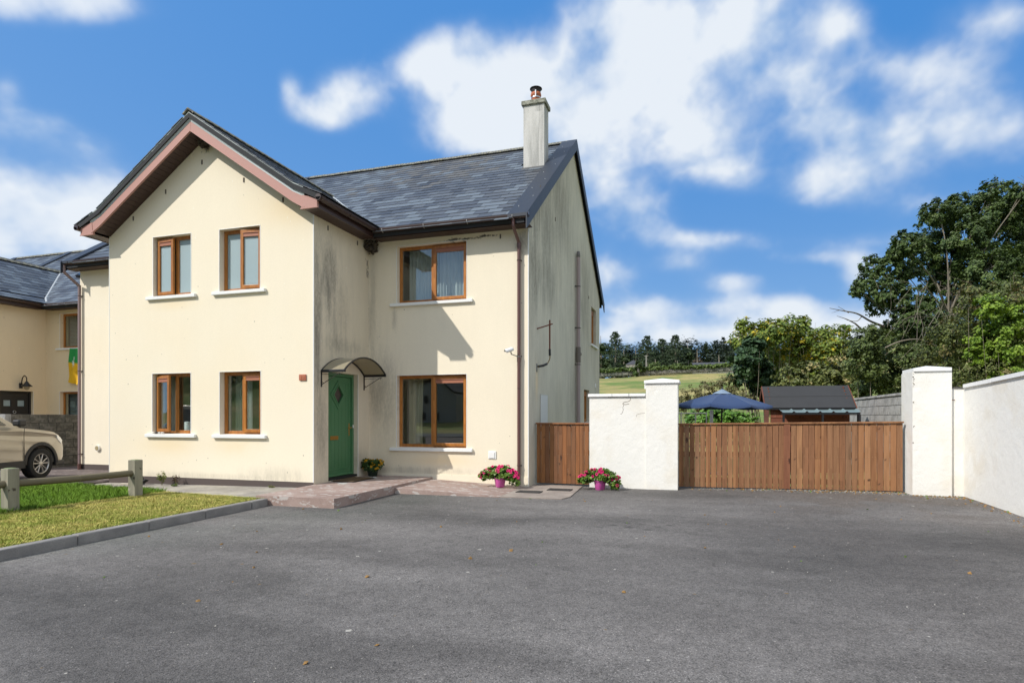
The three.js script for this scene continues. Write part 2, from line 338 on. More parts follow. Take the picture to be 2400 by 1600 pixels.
  structure('driveway', g, new THREE.MeshStandardMaterial({ map, roughness: .9, bumpMap: bump, bumpScale: .012 }), 'weathered grey tarmac driveway in front of the gates');
  M.tarmac = new THREE.MeshStandardMaterial({ map: texture(512, 512, paintLin((u, v, px, py) => gray((.10 + (tap(NA, u, v) - .5) * .05) * (.7 + tap(NF, u * 3, v * 3) * .6))), true, 3), roughness: .9 });
  structure('road', merge([prism([[-6.62, -1.9], [4.42, -1.9], [4.42, 16], [-6.62, 16]], -.11, -.001), prism([[-60, 16], [60, 16], [60, 24], [-60, 24]], -.11, -.005)]), M.tarmac, 'grey tarmac road meeting the driveway');
}
const concreteMap = (a, b, tile, white = 0) => texture(512, 512, paintLin((u, v, px, py) => {
  const n = tap(NA, u, v), f = tap(NF, u * 2, v * 2), w = tap(NB, u * 2 + .2, v * 4); let c = blend(a, b, smooth(.35, .65, n));
  const k = .78 + f * .44; c = [c[0] * k, c[1] * k, c[2] * k];
  return white ? blend(c, [.50, .47, .44], smooth(.58, .66, w) * white) : c;
}), true, tile);
M.redConcrete = new THREE.MeshStandardMaterial({ map: concreteMap([.28, .20, .172], [.36, .27, .235], 2.2, .8), roughness: .95, bumpMap: renderBump, bumpScale: .006 });
M.path = new THREE.MeshStandardMaterial({ map: concreteMap([.38, .35, .29], [.26, .24, .21], 2.6, .3), roughness: .95, bumpMap: renderBump, bumpScale: .006 });
M.padConcrete = new THREE.MeshStandardMaterial({ map: concreteMap([.33, .28, .24], [.25, .21, .185], 1.7, .2), roughness: .95, bumpMap: renderBump, bumpScale: .005 });
M.kerb = new THREE.MeshStandardMaterial({ map: concreteMap([.30, .285, .265], [.22, .21, .20], 1.3), roughness: .95, bumpMap: renderBump, bumpScale: .006 });
M.drivePink = new THREE.MeshStandardMaterial({ map: concreteMap([.16, .125, .115], [.115, .09, .085], 2.4, .2), roughness: .95, bumpMap: renderBump, bumpScale: .005 });
{
  // porch slab with its ramp, the drain pad, the path by the gable, the side drive with its raised edge
  const porch = prism([[-6.83, -8.0], [-5.39, -8.02], [-5.37, -9.9], [-5.37, -11.56], [-6.885, -11.56], [-6.885, -9.6]], -.1, .15);
  const ramp = reshape(prism([[-5.367, -9.92], [-3.36, -9.99], [-3.385, -11.56], [-5.367, -11.56]], -.1, 0), (x, y, z) => [x, y > -.05 ? mix(.105, .016, (x + 5.367) / 2) : y, z]);
  const p = tag(new THREE.Group(), 'reddish concrete porch slab with a ramp before the green door', null, null, 'structure'); p.name = 'porch_slab'; scene.add(p);
  part(p, 'step', porch, M.redConcrete); part(p, 'ramp', ramp, M.redConcrete);
  const pad = structure('concrete_pad', prism([[-3.352, -9.995], [-2.25, -10.05], [-2.17, -10.35], [-2.26, -12.02], [-3.29, -12.02], [-3.37, -11.56]], -.1, .018), M.padConcrete, 'pale concrete pad with two drain covers before the small gate');
  const path = reshape(prism([[-12.0, -8.48], [-6.835, -8.06], [-6.835, -8.9], [-6.89, -9.605], [-12.0, -9.605]], -.1, 0), (x, y, z) => [x, y > -.05 ? mix(.02, .085, (x + 12) / 5.1) : y, z]);
  structure('path', path, M.path, 'worn concrete path along the foot of the gable wall');
  structure('side_drive', reshape(prism([[-21.5, 12], [-12.02, 12], [-12.02, -11.57], [-15.43, -11.57], [-15.43, -20], [-21.5, -20]], -.2, .1), (x, y, z) => [x, y > 0 ? .10 - .05 * smooth(-9.7, -11.5, z) : y, z]), M.drivePink, 'reddish concrete drive beneath the parked car');
  structure('garden_lawn', prism([[-3.4, -12.95], [4.4, -12.95], [12, -23], [-14, -24], [-14, -20.6], [-3.2, -20.6]], -.15, -.03), new THREE.MeshStandardMaterial({ map: meadowMap, roughness: 1 }), 'back garden grass behind the wooden gates');
  // two drain covers, flush in the pad
  const drain = (x, z, ry, label) => {
    const d = thing('drain_cover', label, 'drain cover', 'drain covers in the concrete pad');
    part(d, 'cover_plate', rbox(-.23, .23, 0, .012, -.14, .14, .005), M.greySteel).material = M.drainPlate ??= mat(.035, .033, .032, .7, { bumpMap: renderBump, bumpScale: .01 });
    for (const s of [-1, 1]) part(d, 'lifting_slot', box(s * .17 - .02, s * .17 + .02, .0125, .0145, -.012, .012), M.dark);
    d.position.set(x, .019, z); d.rotation.y = ry;
  };
  drain(-3.02, -10.74, .0, 'dark drain cover in the pad nearer the pink flower pot by the downpipe'); drain(-2.55, -11.22, .0, 'dark drain cover in the pad close below the small wooden gate');
}
// the lawn behind a row of kerb stones
const lawnSoil = new THREE.MeshStandardMaterial({ map: texture(512, 512, paintLin((u, v) => { const k = .6 + tap(NF, u * 3, v * 3) * .8, c = blend([.15, .16, .035], [.27, .23, .075], smooth(.4, .62, tap(NB, u, v))); return [c[0] * k, c[1] * k, c[2] * k]; }), true, 2.5), roughness: 1 });
structure('lawn', prism([[-12.0, -8.46], [-6.84, -8.04], [-6.705, -7.96], [-6.705, 10], [-12.0, 10]], -.2, .088), lawnSoil, 'lawn between the kerb and the side drive');
{
  const k = tag(new THREE.Group(), 'row of grey concrete kerb stones edging the lawn', null, null, 'structure'); k.name = 'kerb'; scene.add(k);
  let z = -7.985; const r = random(5);
  for (let i = 0; i < 17; i++) {
    const L = i ? .905 : .36, dx = (r() - .5) * .012, dy = (r() - .5) * .01;
    part(k, 'kerb_stone', rbox(-6.70 + dx, -6.578 + dx, -.12, .112 + dy, z + .004, z + L - .004, .018, 3), M.kerb); z += L;
  }
}
{
  // grass blades: short straw-green mown turf, longer bright grass behind the rail
  const blades = (n, h, spread, w, seed) => {
    const r = random(seed), pos = [], nor = [];
    for (let i = 0; i < n; i++) {
      const x = (r() - .5) * spread, z = (r() - .5) * spread, a = r() * Math.PI * 2, l = h * (.5 + r() * .7), lean = l * (.2 + r() * .8), b = r() * 6.28, cx = Math.cos(a) * w, cz = Math.sin(a) * w;
      const mx = x + Math.cos(b) * lean * .35, mz = z + Math.sin(b) * lean * .35, tx = x + Math.cos(b) * lean, tz = z + Math.sin(b) * lean;
      pos.push(x - cx, 0, z - cz, x + cx, 0, z + cz, mx + cx * .7, l * .6, mz + cz * .7, x - cx, 0, z - cz, mx + cx * .7, l * .6, mz + cz * .7, mx - cx * .7, l * .6, mz - cz * .7, mx - cx * .7, l * .6, mz - cz * .7, mx + cx * .7, l * .6, mz + cz * .7, tx, l, tz);
      for (let k = 0; k < 9; k++) nor.push((r() - .5) * .5, 1, (r() - .5) * .5);
    }
    const g = new THREE.BufferGeometry(); g.setAttribute('position', new THREE.Float32BufferAttribute(pos, 3)); g.setAttribute('normal', new THREE.Float32BufferAttribute(nor, 3)); return g;
  };
  const fence = (z) => -9.05 + (z + 6.75) * -.02;
  const grow = (name, geo, count, seed, where, tint, label, up) => {
    const r = random(seed), m = new THREE.InstancedMesh(geo, M.blade ??= mat(1, 1, 1, .8, { side: THREE.DoubleSide }), count), o = new THREE.Object3D(), c = new THREE.Color();
    for (let i = 0; i < count; i++) {
      const [x, z] = where(r); o.position.set(x, .086, z); o.rotation.y = r() * 6.28; const s = .7 + r() * .6; o.scale.set(s, s * up(x, z, r), s); o.updateMatrix(); m.setMatrixAt(i, o.matrix);
      m.setColorAt(i, c.setRGB(...tint(x, z, r)));
    }
    m.name = name; m.castShadow = m.receiveShadow = true; scene.add(m); tag(m, label, 'grass', null, 'stuff');
  };
  grow('mown_grass', blades(26, .034, .11, .0026, 3), 13000, 8, (r) => { for (;;) { const z = mix(-8.2, -2.6, r()), x = mix(-11, -6.72, r()); if (x > fence(z) - .06 && z > -8.03 - (x + 6.84) * -.08) return [x, z]; } },
    (x, z, r) => { const t = smooth(.36, .64, tap(NB, x * .13, z * .13) * .6 + r() * .4), k = .75 + r() * .5, c = blend([.27, .34, .04], [.66, .56, .17], t); return [c[0] * k, c[1] * k, c[2] * k]; }, 'short straw-coloured mown grass between the rail and kerb', () => 1);
  grow('long_grass', blades(22, .075, .12, .0034, 4), 9000, 9, (r) => { for (;;) { const z = mix(-8.4, -2.6, r()), x = mix(-12, -8.9, r()); if (x < fence(z) + .05 && z > -8.06 - (x + 6.84) * -.08) return [x, z]; } },
    (x, z, r) => { const k = .7 + r() * .6, c = blend([.11, .26, .012], [.20, .34, .022], tap(NA, x * .2, z * .2)); return [c[0] * k, c[1] * k, c[2] * k]; }, 'longer bright green grass behind the wooden rail', () => 1);
}

// ------------------------------------------------------------------ the houses
const HX = { ret: -6.898, left: -11.97, gable: -9.608, main: -11.574, side: -3.274, end: -15.43, rear: -20.5, mid: -9.434, ridge: -16.04 };
const roofFront = (z) => 5.30 + .726 * (-11.18 - z);
const gableTop = (d) => d < 2.35 ? 7.30 - .69 * d : 7.30 - 1.6215 - .47 * (d - 2.35);
const soffitRake = (d) => 5.205 + .69 * (2.536 - d);

// a wall with openings, drawn in its own plane: x to the right, y up, its face at z = 0
function wallPanel(root, o, ry, outline, openings, material, w, h, name = 'wall', t = .3) {
  const g = extrude(outline, t, openings.map((q) => rect(...q).reverse())).translate(0, 0, -t), p = g.attributes.position, uv = g.attributes.uv;
  for (let i = 0; i < p.count; i++) uv.setXY(i, w ? p.getX(i) / w : p.getX(i) + p.getZ(i), w ? p.getY(i) / h : p.getY(i));
  const m = part(root, name, g, material); m.position.set(...o); m.rotation.y = ry; return m;
}
// a window in that plane: frame set back in the reveal, one opening light and one fixed light
function windowUnit(root, o, ry, w, h, q) {
  const g = partGroup(root, 'window'); g.position.set(...o); g.rotation.y = ry;
  const d = -.125, F = .052, glass = q.frosted ? M.frosted : M.glass;
  part(g, 'frame', ring(0, w, 0, h, F, .06, .004).translate(0, 0, d - .06), M.oak);
  const split = q.split ?? w / 2;
  part(g, 'mullion', rbox(split - .03, split + .03, F - .002, h - F + .002, d - .058, d - .004, .004), M.oak);
  const lights = [[F, split - .03], [split + .03, w - F]];
  lights.forEach(([a, b], i) => {
    if (i === q.opens) {
      const sash = [ring(a - .012, b + .012, F - .012, h - F + .012, .062, .05, .006).translate(0, 0, d - .005)], pane = box(a + .045, b - .045, F + .045, h - F - .045, d + .008, d + .014), S = .064;
      const cover = merge([rbox(a + .05, b - .05, h - F - .05 - S, h - F - .05, d + .016, d + .040, .004), rbox(a + .045, b - .045, h - F - .056, h - F - .044, d + .016, d + .056, .004), rbox(a + .045, b - .045, h - F - .012 - .05 - S, h - F - .05 - S, d + .016, d + .048, .004)]);
      const parts = [['sash', sash[0], M.oak], ['pane', pane, glass], ['trickle_vent', cover, M.vent]];
      for (const [n, geo, m] of parts) {
        if (q.swing) { const hx = q.hinge === 'right' ? b + .012 : a - .012; geo.translate(-hx, 0, -d).rotateY(q.hinge === 'right' ? q.swing : -q.swing).translate(hx, 0, d + .012); }
        if (q.tilt) geo.translate(0, -(h - F), -d).rotateX(-q.tilt).translate(0, h - F, d + .012);
        part(g, n, geo, m);
      }
    } else {
      part(g, 'pane', box(a - .004, b + .004, F - .004, h - F + .004, d - .034, d - .028), glass);
      part(g, 'glazing_bead', ring(a - .002, b + .002, F - .002, h - F + .002, .02, .02, .003).translate(0, 0, d - .026), M.oak);
    }
  });
  if (q.sill !== false) part(g, 'sill', reshape(rbox(-.145, w + .145, -.072, .004, -.13, .062, .008), (x, y, z) => [x, y > -.03 && z > 0 ? y - .012 : y, z]), M.sill);
  if (q.bead !== false) { part(g, 'corner_bead', box(-.010, .002, .004, h, -.004, .004), M.bead); part(g, 'corner_bead', box(w - .002, w + .010, .004, h, -.004, .004), M.bead); part(g, 'corner_bead', box(-.010, w + .010, h - .002, h + .008, -.004, .004), M.bead); }
  return g;
}
const slateKinds = [[0.068, 0.078, 0.096], [0.078, 0.088, 0.104], [0.058, 0.068, 0.086], [0.094, 0.107, 0.125], [0.075, 0.078, 0.083], [0.128, 0.152, 0.178], [0.111, 0.108, 0.101], [0.039, 0.044, 0.055]];
const slateShapes = slateKinds.map((c) => { const g = metreUV(new THREE.BoxGeometry(.294, .011, .32)), n = g.attributes.position.count, a = new Float32Array(n * 3); for (let i = 0; i < n; i++) a.set(c, i * 3); g.setAttribute('color', new THREE.BufferAttribute(a, 3)); return g; });
// courses of slates over a slope: o its lower left corner, along the eave, up the slope
function slateCourses(o, along, up, width, length, seed, keep, tone) {
  const r = random(seed), out = [], n = along.clone().cross(up).normalize(); if (n.y < 0) n.negate();
  const rows = Math.floor(length / .24);
  for (let j = 0; j < rows; j++) for (let xs = j % 2 ? 0 : -.15; xs < width; xs += .30) {
    const xa = Math.max(xs, 0), xb = Math.min(xs + .30, width), x = (xa + xb) / 2; if (xb - xa < .05) continue;
    const c = o.clone().addScaledVector(along, x + (r() - .5) * .006).addScaledVector(up, j * .24 + .13 + (r() - .5) * .008);
    if (!keep(c)) { r(); r(); continue; }
    const slip = r() < .006 ? -.06 : 0, tip = .042 + (r() - .5) * .012, u2 = up.clone().multiplyScalar(Math.cos(tip)).addScaledVector(n, -Math.sin(tip)), n2 = along.clone().cross(u2).normalize(); if (n2.y < 0) n2.negate();
    const a2 = along.clone().applyAxisAngle(n2, (r() - .5) * .02);
    const m = new THREE.Matrix4().makeBasis(a2.clone().multiplyScalar((xb - xa) / .30), n2, a2.clone().cross(n2)).setPosition(c.addScaledVector(n, .022).addScaledVector(up, slip));
    const q = tone(c, r); out.push({ m, kind: q, c });
  }
  return out;
}
function layRoof(root, all, single, camDistance) {
  if (single) {
    all.sort((a, b) => camDistance(a.c) - camDistance(b.c));
    for (const s of all.slice(0, single)) { const m = part(root, 'slate', slateShapes[s.kind], M.slate); m.applyMatrix4(s.m); }
  }
  const rest = all.slice(single).map((s) => slateShapes[s.kind].clone().applyMatrix4(s.m));
  const m = part(root, 'slates', mergeGeometries(rest), M.slate); m.userData.kind = 'stuff';
}
const slopeBox = (x0, x1, z0, y0, z1, y1, t) => {                                  // a slab between two heights, leaning in z
  const g = new THREE.BoxGeometry(1, 1, 1).toNonIndexed(), p = g.attributes.position;
  for (let i = 0; i < p.count; i++) { const b = p.getZ(i) > 0; p.setXYZ(i, p.getX(i) > 0 ? x1 : x0, (b ? y1 : y0) - (p.getY(i) > 0 ? 0 : t), b ? z1 : z0); }
  g.computeVertexNormals(); return metreUV(g);
};
const gutterShape = (() => { const o = [], i = []; for (let k = 0; k <= 10; k++) { const a = Math.PI + k * Math.PI / 10; o.push([Math.cos(a) * .058, Math.sin(a) * .062]); i.push([Math.cos(a) * .050, Math.sin(a) * .054]); } return [[-.058, .012], ...o, [.058, .012], [.066, .012], [.066, .02], [.050, .02], ...i.reverse(), [-.050, .02], [-.058, .02]]; })();
function gutter(root, a, b, name = 'gutter', bracketMat) {                         // half-round, from a to b
  const d = b.clone().sub(a), L = d.length(), ry = Math.atan2(d.x, d.z);
  const g = partGroup(root, name); g.position.copy(a); g.rotation.y = ry;
  part(g, 'channel', toCreasedNormals(extrude(gutterShape, L), .6), M.brown);
  for (const z of [.004, L - .012]) { const e = new THREE.CylinderGeometry(.057, .057, .008, 16, 1, false, Math.PI / 2, Math.PI).rotateX(Math.PI / 2).translate(0, .0, z + .004); part(g, 'end_cap', e.rotateZ(0), M.brown); }
  for (let z = .25; z < L; z += .95) part(g, 'bracket', new THREE.TorusGeometry(.063, .009, 6, 12, Math.PI).rotateX(Math.PI).translate(0, .004, z), bracketMat ?? M.brown);
  return g;
}
const ashGrey = mat(.42, .40, .38, .5);

function buildHouse(q) {
  const H = HX, root = thing(q.name, q.label, 'house');
  const gw = H.ret - H.left, gx = (x) => x - H.left, mx = (x) => x - H.ret, sz = (z) => H.main - z;
  const tops = [5.0 + .73, 5.0];
  // --- openings
  const W1 = [-10.77, -9.785, 3.89, 5.115], W2 = [-9.078, -8.105, 3.89, 5.115], W3 = [-10.79, -9.79, 1.07, 2.303], W4 = [-9.072, -8.09, 1.07, 2.303], W5 = [-6.213, -4.605, 3.852, 5.073], W6 = [-6.22, -4.607, .762, 2.302];
  const inG = (w) => [gx(w[0]), gx(w[1]), w[2], w[3]], inM = (w) => [mx(w[0]), mx(w[1]), w[2], w[3]];
  const doorZ = [-10.075, -11.135], door = [H.gable - doorZ[0], H.gable - doorZ[1], .16, 2.30];
  const S1 = [7.31, 8.21, 3.72, 4.905], S2 = [6.06, 6.95, 1.24, 2.228];
  const wallTop = (x) => soffitRake(Math.abs(x - H.mid)) + .12;
  // --- walls
  wallPanel(root, [H.left, 0, H.gable], 0, [[0, -.2], [gw - .004, -.2], [gw - .004, wallTop(H.ret)], [gx(H.mid), wallTop(H.mid)], [0, wallTop(H.left)]], [W1, W2, W3, W4].map(inG), q.coats.gable, q.ownUV ? 0 : 5.1, 7.3);
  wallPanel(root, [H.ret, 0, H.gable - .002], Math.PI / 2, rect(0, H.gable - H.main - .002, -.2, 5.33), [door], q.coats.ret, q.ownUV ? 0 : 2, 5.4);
  wallPanel(root, [H.ret, 0, H.main], 0, rect(-.3, H.side - H.ret - .004, -.2, 5.33), [W5, W6].map(inM), q.coats.main, q.ownUV ? 0 : 3.7, 5.4);
  const under = (z) => 5.30 - .14 + .726 * (z < H.ridge ? z - (2 * H.ridge + 11.18) : -11.18 - z);
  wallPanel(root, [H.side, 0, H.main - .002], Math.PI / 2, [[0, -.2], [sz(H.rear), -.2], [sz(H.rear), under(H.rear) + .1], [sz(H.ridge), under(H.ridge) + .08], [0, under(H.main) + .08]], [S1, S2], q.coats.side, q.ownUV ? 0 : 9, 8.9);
  part(root, 'wall', box(H.end, H.left + .002, -.2, 5.33, H.main - .3, H.main), M.cream);
  part(root, 'wall', box(H.left, H.left + .3, -.2, 5.33, H.main - .2, H.gable - .3), M.cream);
  wallPanel(root, [H.end, 0, H.main], -Math.PI / 2, [[-sz(H.rear), -.2], [0, -.2], [0, under(H.main) + .08], [-sz(H.ridge), under(H.ridge) + .08], [-sz(H.rear), under(H.rear) + .1]], [], M.cream, 0, 0).position.z = H.main - .003;
  part(root, 'wall', box(H.end + .3, H.side - .3, -.2, 5.33, H.rear, H.rear + .3), M.cream);
  part(root, 'plinth', box(H.left - .004, H.ret - .001, -.15, .186, H.gable - .2, H.gable + .004), M.plinth);
  part(root, 'plinth', box(H.end - .004, H.left - .006, -.15, .186, H.main - .2, H.main + .004), M.plinth);
  part(root, 'plinth', box(H.ret + .001, H.side - .006, -.15, .205, H.main - .2, H.main + .010), M.cream);
  // --- inside: floors, ceilings, partition walls, so that the windows look into rooms
  part(root, 'floor', box(H.end + .3, H.side - .3, .1, .17, H.rear + .3, H.main - .3), M.roomFloor); part(root, 'floor', box(H.left + .3, H.ret - .3, .1, .17, H.main - .3, H.gable - .3), M.roomFloor);
  part(root, 'floor', box(H.end + .3, H.side - .3, 2.55, 2.85, H.rear + .3, H.main - .3), M.roomWall); part(root, 'floor', box(H.left + .3, H.ret - .3, 2.55, 2.85, H.main - .3, H.gable - .3), M.roomWall);
  part(root, 'ceiling', box(H.end + .3, H.side - .3, 5.2, 5.26, H.rear + .3, H.main - .3), M.roomWall); part(root, 'ceiling', box(H.left + .3, H.ret - .3, 5.2, 5.26, H.main - .3, H.gable - .3), M.roomWall);
  part(root, 'partition', box(H.end + .3, H.side - .3, .17, 5.2, -15.6, -15.5), M.roomWall); part(root, 'partition', box(-7.2, -7.1, .17, 5.2, -15.5, H.main - .3), M.roomWall); part(root, 'partition', box(H.left + .0, H.left + .1, .17, 5.2, -15.5, H.main - .3), M.roomWall);
  part(root, 'partition', box(-9.5, -9.4, 2.85, 5.2, H.main - .3, H.gable - .3), M.roomWall); part(root, 'partition', box(-9.5, -9.4, .17, 2.55, H.main - .3, H.gable - .3), M.roomWall);
  // --- windows
  const win = (w, o) => windowUnit(root, [w[0], w[2], H.gable], 0, w[1] - w[0], w[3] - w[2], o);
  win(W1, { frosted: true, opens: 0, swing: .045 }); win(W2, { frosted: true, opens: 1, swing: .10, hinge: 'right', split: .46 });
  win(W3, { opens: 0, swing: .22, split: .5 }); win(W4, { opens: 1, split: .48 });
  for (const w of [W5, W6]) windowUnit(root, [w[0], w[2], H.main], 0, w[1] - w[0], w[3] - w[2], { opens: 1, split: .80 });
  for (const w of [S1, S2]) windowUnit(root, [H.side, w[2], H.main - w[0]], Math.PI / 2, w[1] - w[0], w[3] - w[2], { opens: 1, bead: false });
  for (const [x, z, y0, y1] of [[H.ret, H.gable, .185, 5.2], [H.side, H.main, 0, 5.2]]) part(root, 'corner_bead', box(x - .012, x + .004, y0, y1, z - .012, z + .004), M.bead);
  part(root, 'corner_bead', box(H.left - .004, H.left + .010, .185, 5.2, H.gable - .012, H.gable + .004), M.bead);
  // --- roof: decks, slates, ridge tiles, verge cappings
  const roof = partGroup(root, 'roof');
  part(roof, 'deck', slopeBox(H.end - .02, H.side + .02, -11.20, roofFront(-11.20), H.ridge, roofFront(H.ridge), .12), M.deck);
  part(roof, 'deck', slopeBox(H.end - .02, H.side + .02, 2 * H.ridge + 11.20, roofFront(-11.20), H.ridge, roofFront(H.ridge), .12), M.deck);
  const rake = (side, back) => { // gable roof deck, bent where the eaves flare
    const out = []; for (const [a, b] of [[0, 2.35], [2.35, 2.92]]) { const g = new THREE.BoxGeometry(1, 1, 1).toNonIndexed(), p = g.attributes.position; for (let i = 0; i < p.count; i++) { const d = p.getX(i) > 0 ? b : a; p.setXYZ(i, H.mid + side * d, gableTop(d) - (p.getY(i) > 0 ? 0 : .10), p.getZ(i) > 0 ? H.gable + .40 : back); } g.computeVertexNormals(); out.push(metreUV(g)); } return merge(out); };
  for (const s of [-1, 1]) part(roof, 'deck', rake(s, -14.2), M.deck);
  const lighter = (c, r) => { const w = tap(NA, c.x * .07 + .1, c.z * .12 + .4) * .55 + r() * .45, top = smooth(-13.2, -14.6, c.z) * smooth(-9.5, -7.5, c.x) * smooth(-4.6, -5.6, c.x); return r() < .03 ? 7 : r() < top * .8 ? (r() < .45 ? 6 : 4) : w > .60 ? 5 : w > .52 ? 3 : w > .44 ? 1 : w > .34 ? 0 : 2; };
  const gY = (c) => gableTop(Math.abs(c.x - H.mid)), lenF = Math.hypot(-11.14 - H.ridge, roofFront(H.ridge) - roofFront(-11.14)), upF = V(0, roofFront(H.ridge) - roofFront(-11.14), H.ridge + 11.14).normalize();
  const mainSlates = slateCourses(V(H.end + .35, roofFront(-11.14), -11.14), V(1, 0, 0), upF, H.side - .2 - H.end - .35, lenF - .02, 12, (c) => (Math.abs(c.x - H.mid) > 2.95 || c.y > gY(c) - .10) && !(c.x > -4.16 && c.x < -3.6 && c.z < -14.2 && c.z > -14.62), lighter);
  const sideSlates = [];
  for (const s of [-1, 1]) { // two runs each: the steep slope and the flared foot
    for (const [a, b, sd] of [[2.97, 2.35, 31], [2.35, 0, 37]]) {
      const from = V(H.mid + s * a, gableTop(a), H.gable + .42), up = V(-s * (a - b), gableTop(b) - gableTop(a), 0), L = up.length();
      sideSlates.push(...slateCourses(from, V(0, 0, -1), up.normalize(), 4.6, L, sd + s, (c) => c.z > -11.3 || c.y > roofFront(c.z) - .06, lighter));
    }
  }
  if (q.neighbour) layRoof(roof, [...mainSlates, ...sideSlates], 0);
  else layRoof(roof, [...mainSlates.map((s) => s), ...sideSlates], 300, (c) => c.x < -9.3 || c.z < -14.6 || (c.y < gY(c) + .3 && c.z > -13) ? 99 + c.length() : Math.abs(c.y - roofFront(c.z)) > .12 ? 80 : c.length());
  const leadLine = mat(.42, .45, .47, .5);
  for (const s of [-1, 1]) { // lead valleys where the wing's roof meets the main slope
    const v = (d) => V(H.mid + s * d, gableTop(d) + .012, -11.18 - (gableTop(d) - 5.30) / .726);
    part(roof, 'valley_flashing', pipe([v(2.86), v(2.35), v(1.2), v(.12)], .045, 8), leadLine);
  }
  const tile = (() => { const g = extrude([[-.14, -.10], [-.012, .006], [.012, .006], [.14, -.10], [.12, -.115], [0, -.02], [-.12, -.115]], .445); return metreUV(g); })();
  for (let x = H.end + .3, k = 0; x < H.side - .5; x += .45, k++) { if (q.neighbour && k % 1) continue; const m = part(roof, 'ridge_tile', tile, M.ridge); m.rotation.y = Math.PI / 2; m.position.set(x, roofFront(H.ridge) + .085 + (k * 7 % 3) * .003, H.ridge); }
  for (let z = H.gable + .43, k = 0; z > -13.9; z -= .45, k++) { const m = part(roof, 'ridge_tile', tile, M.ridge); m.position.set(H.mid, 7.375 + (k * 5 % 3) * .003, z - .445); }
  const verge = (x0, x1, face) => {
    for (const f of [1, -1]) {
      const eave = f > 0 ? -11.13 : 2 * H.ridge + 11.13, mid = H.ridge;
      part(roof, 'verge_capping', slopeBox(x0, x1, eave, roofFront(-11.13) + .10, mid, roofFront(mid) + .10, .06), M.capping);
      if (face) part(roof, 'verge_board', slopeBox(face > 0 ? x1 - .02 : x0, face > 0 ? x1 + .004 : x0 + .02, eave + f * .03, roofFront(-11.10) + .096, mid, roofFront(mid) + .096, .29), M.capping);
    }
    if (!q.neighbour && face > 0) for (let k = 0; k < 9; k++) { const z = -11.5 - k * .5; part(roof, 'fixing_bolt', new THREE.SphereGeometry(.012, 6, 4).translate((x0 + x1) / 2 + (k % 2 ? .08 : -.08), roofFront(z) + .10, z), M.steel); }
  };
  verge(H.side - .30, H.side + .10, 1); verge(H.end - .05, H.end + .33, -1); verge(-11.95, -11.60, 0);
  // --- eaves: fascias, soffit planks, gutters
  const fz = H.main + .30;
  for (const [a, b] of [[H.ret + .3, H.side + .085], [H.end - .12, H.left - .32]]) {
    part(root, 'fascia', rbox(a, b, 5.185, 5.345, fz, fz + .022, .004), M.brown);
    const sf = partGroup(root, 'soffit'); for (let k = 0; k < 3; k++) part(sf, 'soffit_plank', box(a, b, 5.196, 5.206, H.main + .006 + k * .099, H.main + .100 + k * .099), M.brownSoffit);
    gutter(root, V(a + .02, 5.335, fz + .085), V(b + .03, 5.335, fz + .085), 'gutter', a > -8 ? ashGrey : undefined);
  }
  for (const s of [-1, 1]) { // the two eaves of the gable wing
    const x0 = H.mid + s * 2.536, x1 = x0 + s * .31, lo = Math.min(x0, x1), hi = Math.max(x0, x1), back = s > 0 ? H.main + .30 : H.main + .02;
    part(root, 'fascia', rbox(x1 - (s > 0 ? 0 : .022), x1 + (s > 0 ? .022 : 0), 5.185, 5.36, back, H.gable + .33, .004), M.brown);
    const sf = partGroup(root, 'soffit'); for (let z = back; z < H.gable + .3; z += .1) part(sf, 'soffit_plank', box(lo + .006, hi - .002, 5.196, 5.206, z, Math.min(z + .094, H.gable + .325)), M.brownSoffit);
    const gxp = x1 + s * .085; gutter(root, V(gxp, 5.345, back - (s > 0 ? .1 : 0)), V(gxp, 5.345, H.gable + .43));
  }
  { // raking soffit, barge boards, the slanting strip above them, boxed ends
    const z1 = H.gable + .33;
    for (const s of [-1, 1]) {
      const X = (d) => H.mid + s * d, sf = partGroup(root, 'soffit'), tilt = -s * Math.atan(.69), n = 26;
      for (let k = 0; k < n; k++) { const d = 2.5 * (k + .5) / n, m = part(sf, 'soffit_plank', planks ??= box(-.0555, .0555, 0, .010, 0, .322), M.brownSoffit); m.position.set(X(d), soffitRake(d) + .002, H.gable + .004); m.rotation.z = tilt; }
      const pts = (f, t) => { const a = []; for (const d of [0, .6, 1.2, 1.8, 2.35, 2.6]) a.push([X(d), f(d)]); for (const d of [2.6, 2.35, 1.8, 1.2, .6, 0]) a.push([X(d), t(d)]); return s > 0 ? a : a.reverse(); };
      const foot = (d) => Math.max(soffitRake(d), 5.19), barge = (d) => gableTop(d) - .155;
      part(root, 'barge_board', metreUV(extrude(pts(foot, barge), .03, [], .004)).translate(0, 0, z1), M.pink);
      part(root, 'barge_board_lip', metreUV(extrude(pts(foot, (d) => foot(d) + .028), .012)).translate(0, 0, z1 + .031), M.pink);
      const g = metreUV(extrude(pts(barge, (d) => gableTop(d) + .012), .03)), p = g.attributes.position;
      for (let i = 0; i < p.count; i++) { const d = Math.abs(p.getX(i) - H.mid), u = clamp((p.getY(i) - barge(d)) / .167); p.setZ(i, p.getZ(i) + z1 + .0 + u * .045); }
      g.computeVertexNormals(); part(root, 'verge_strip', g, M.vergeStrip);
      const e = [[X(2.53), 5.185], [X(2.875), 5.185], [X(2.875), 5.34], [X(2.56), 5.435]]; part(root, 'eaves_box_end', metreUV(extrude(s > 0 ? e : e.slice().reverse(), .05, [], .005)).translate(0, 0, z1 - .012), M.pink);
      part(root, 'eaves_box_lip', box(Math.min(X(2.52), X(2.885)), Math.max(X(2.52), X(2.885)), 5.178, 5.196, z1 + .03, z1 + .046), M.pink);
    }
  }
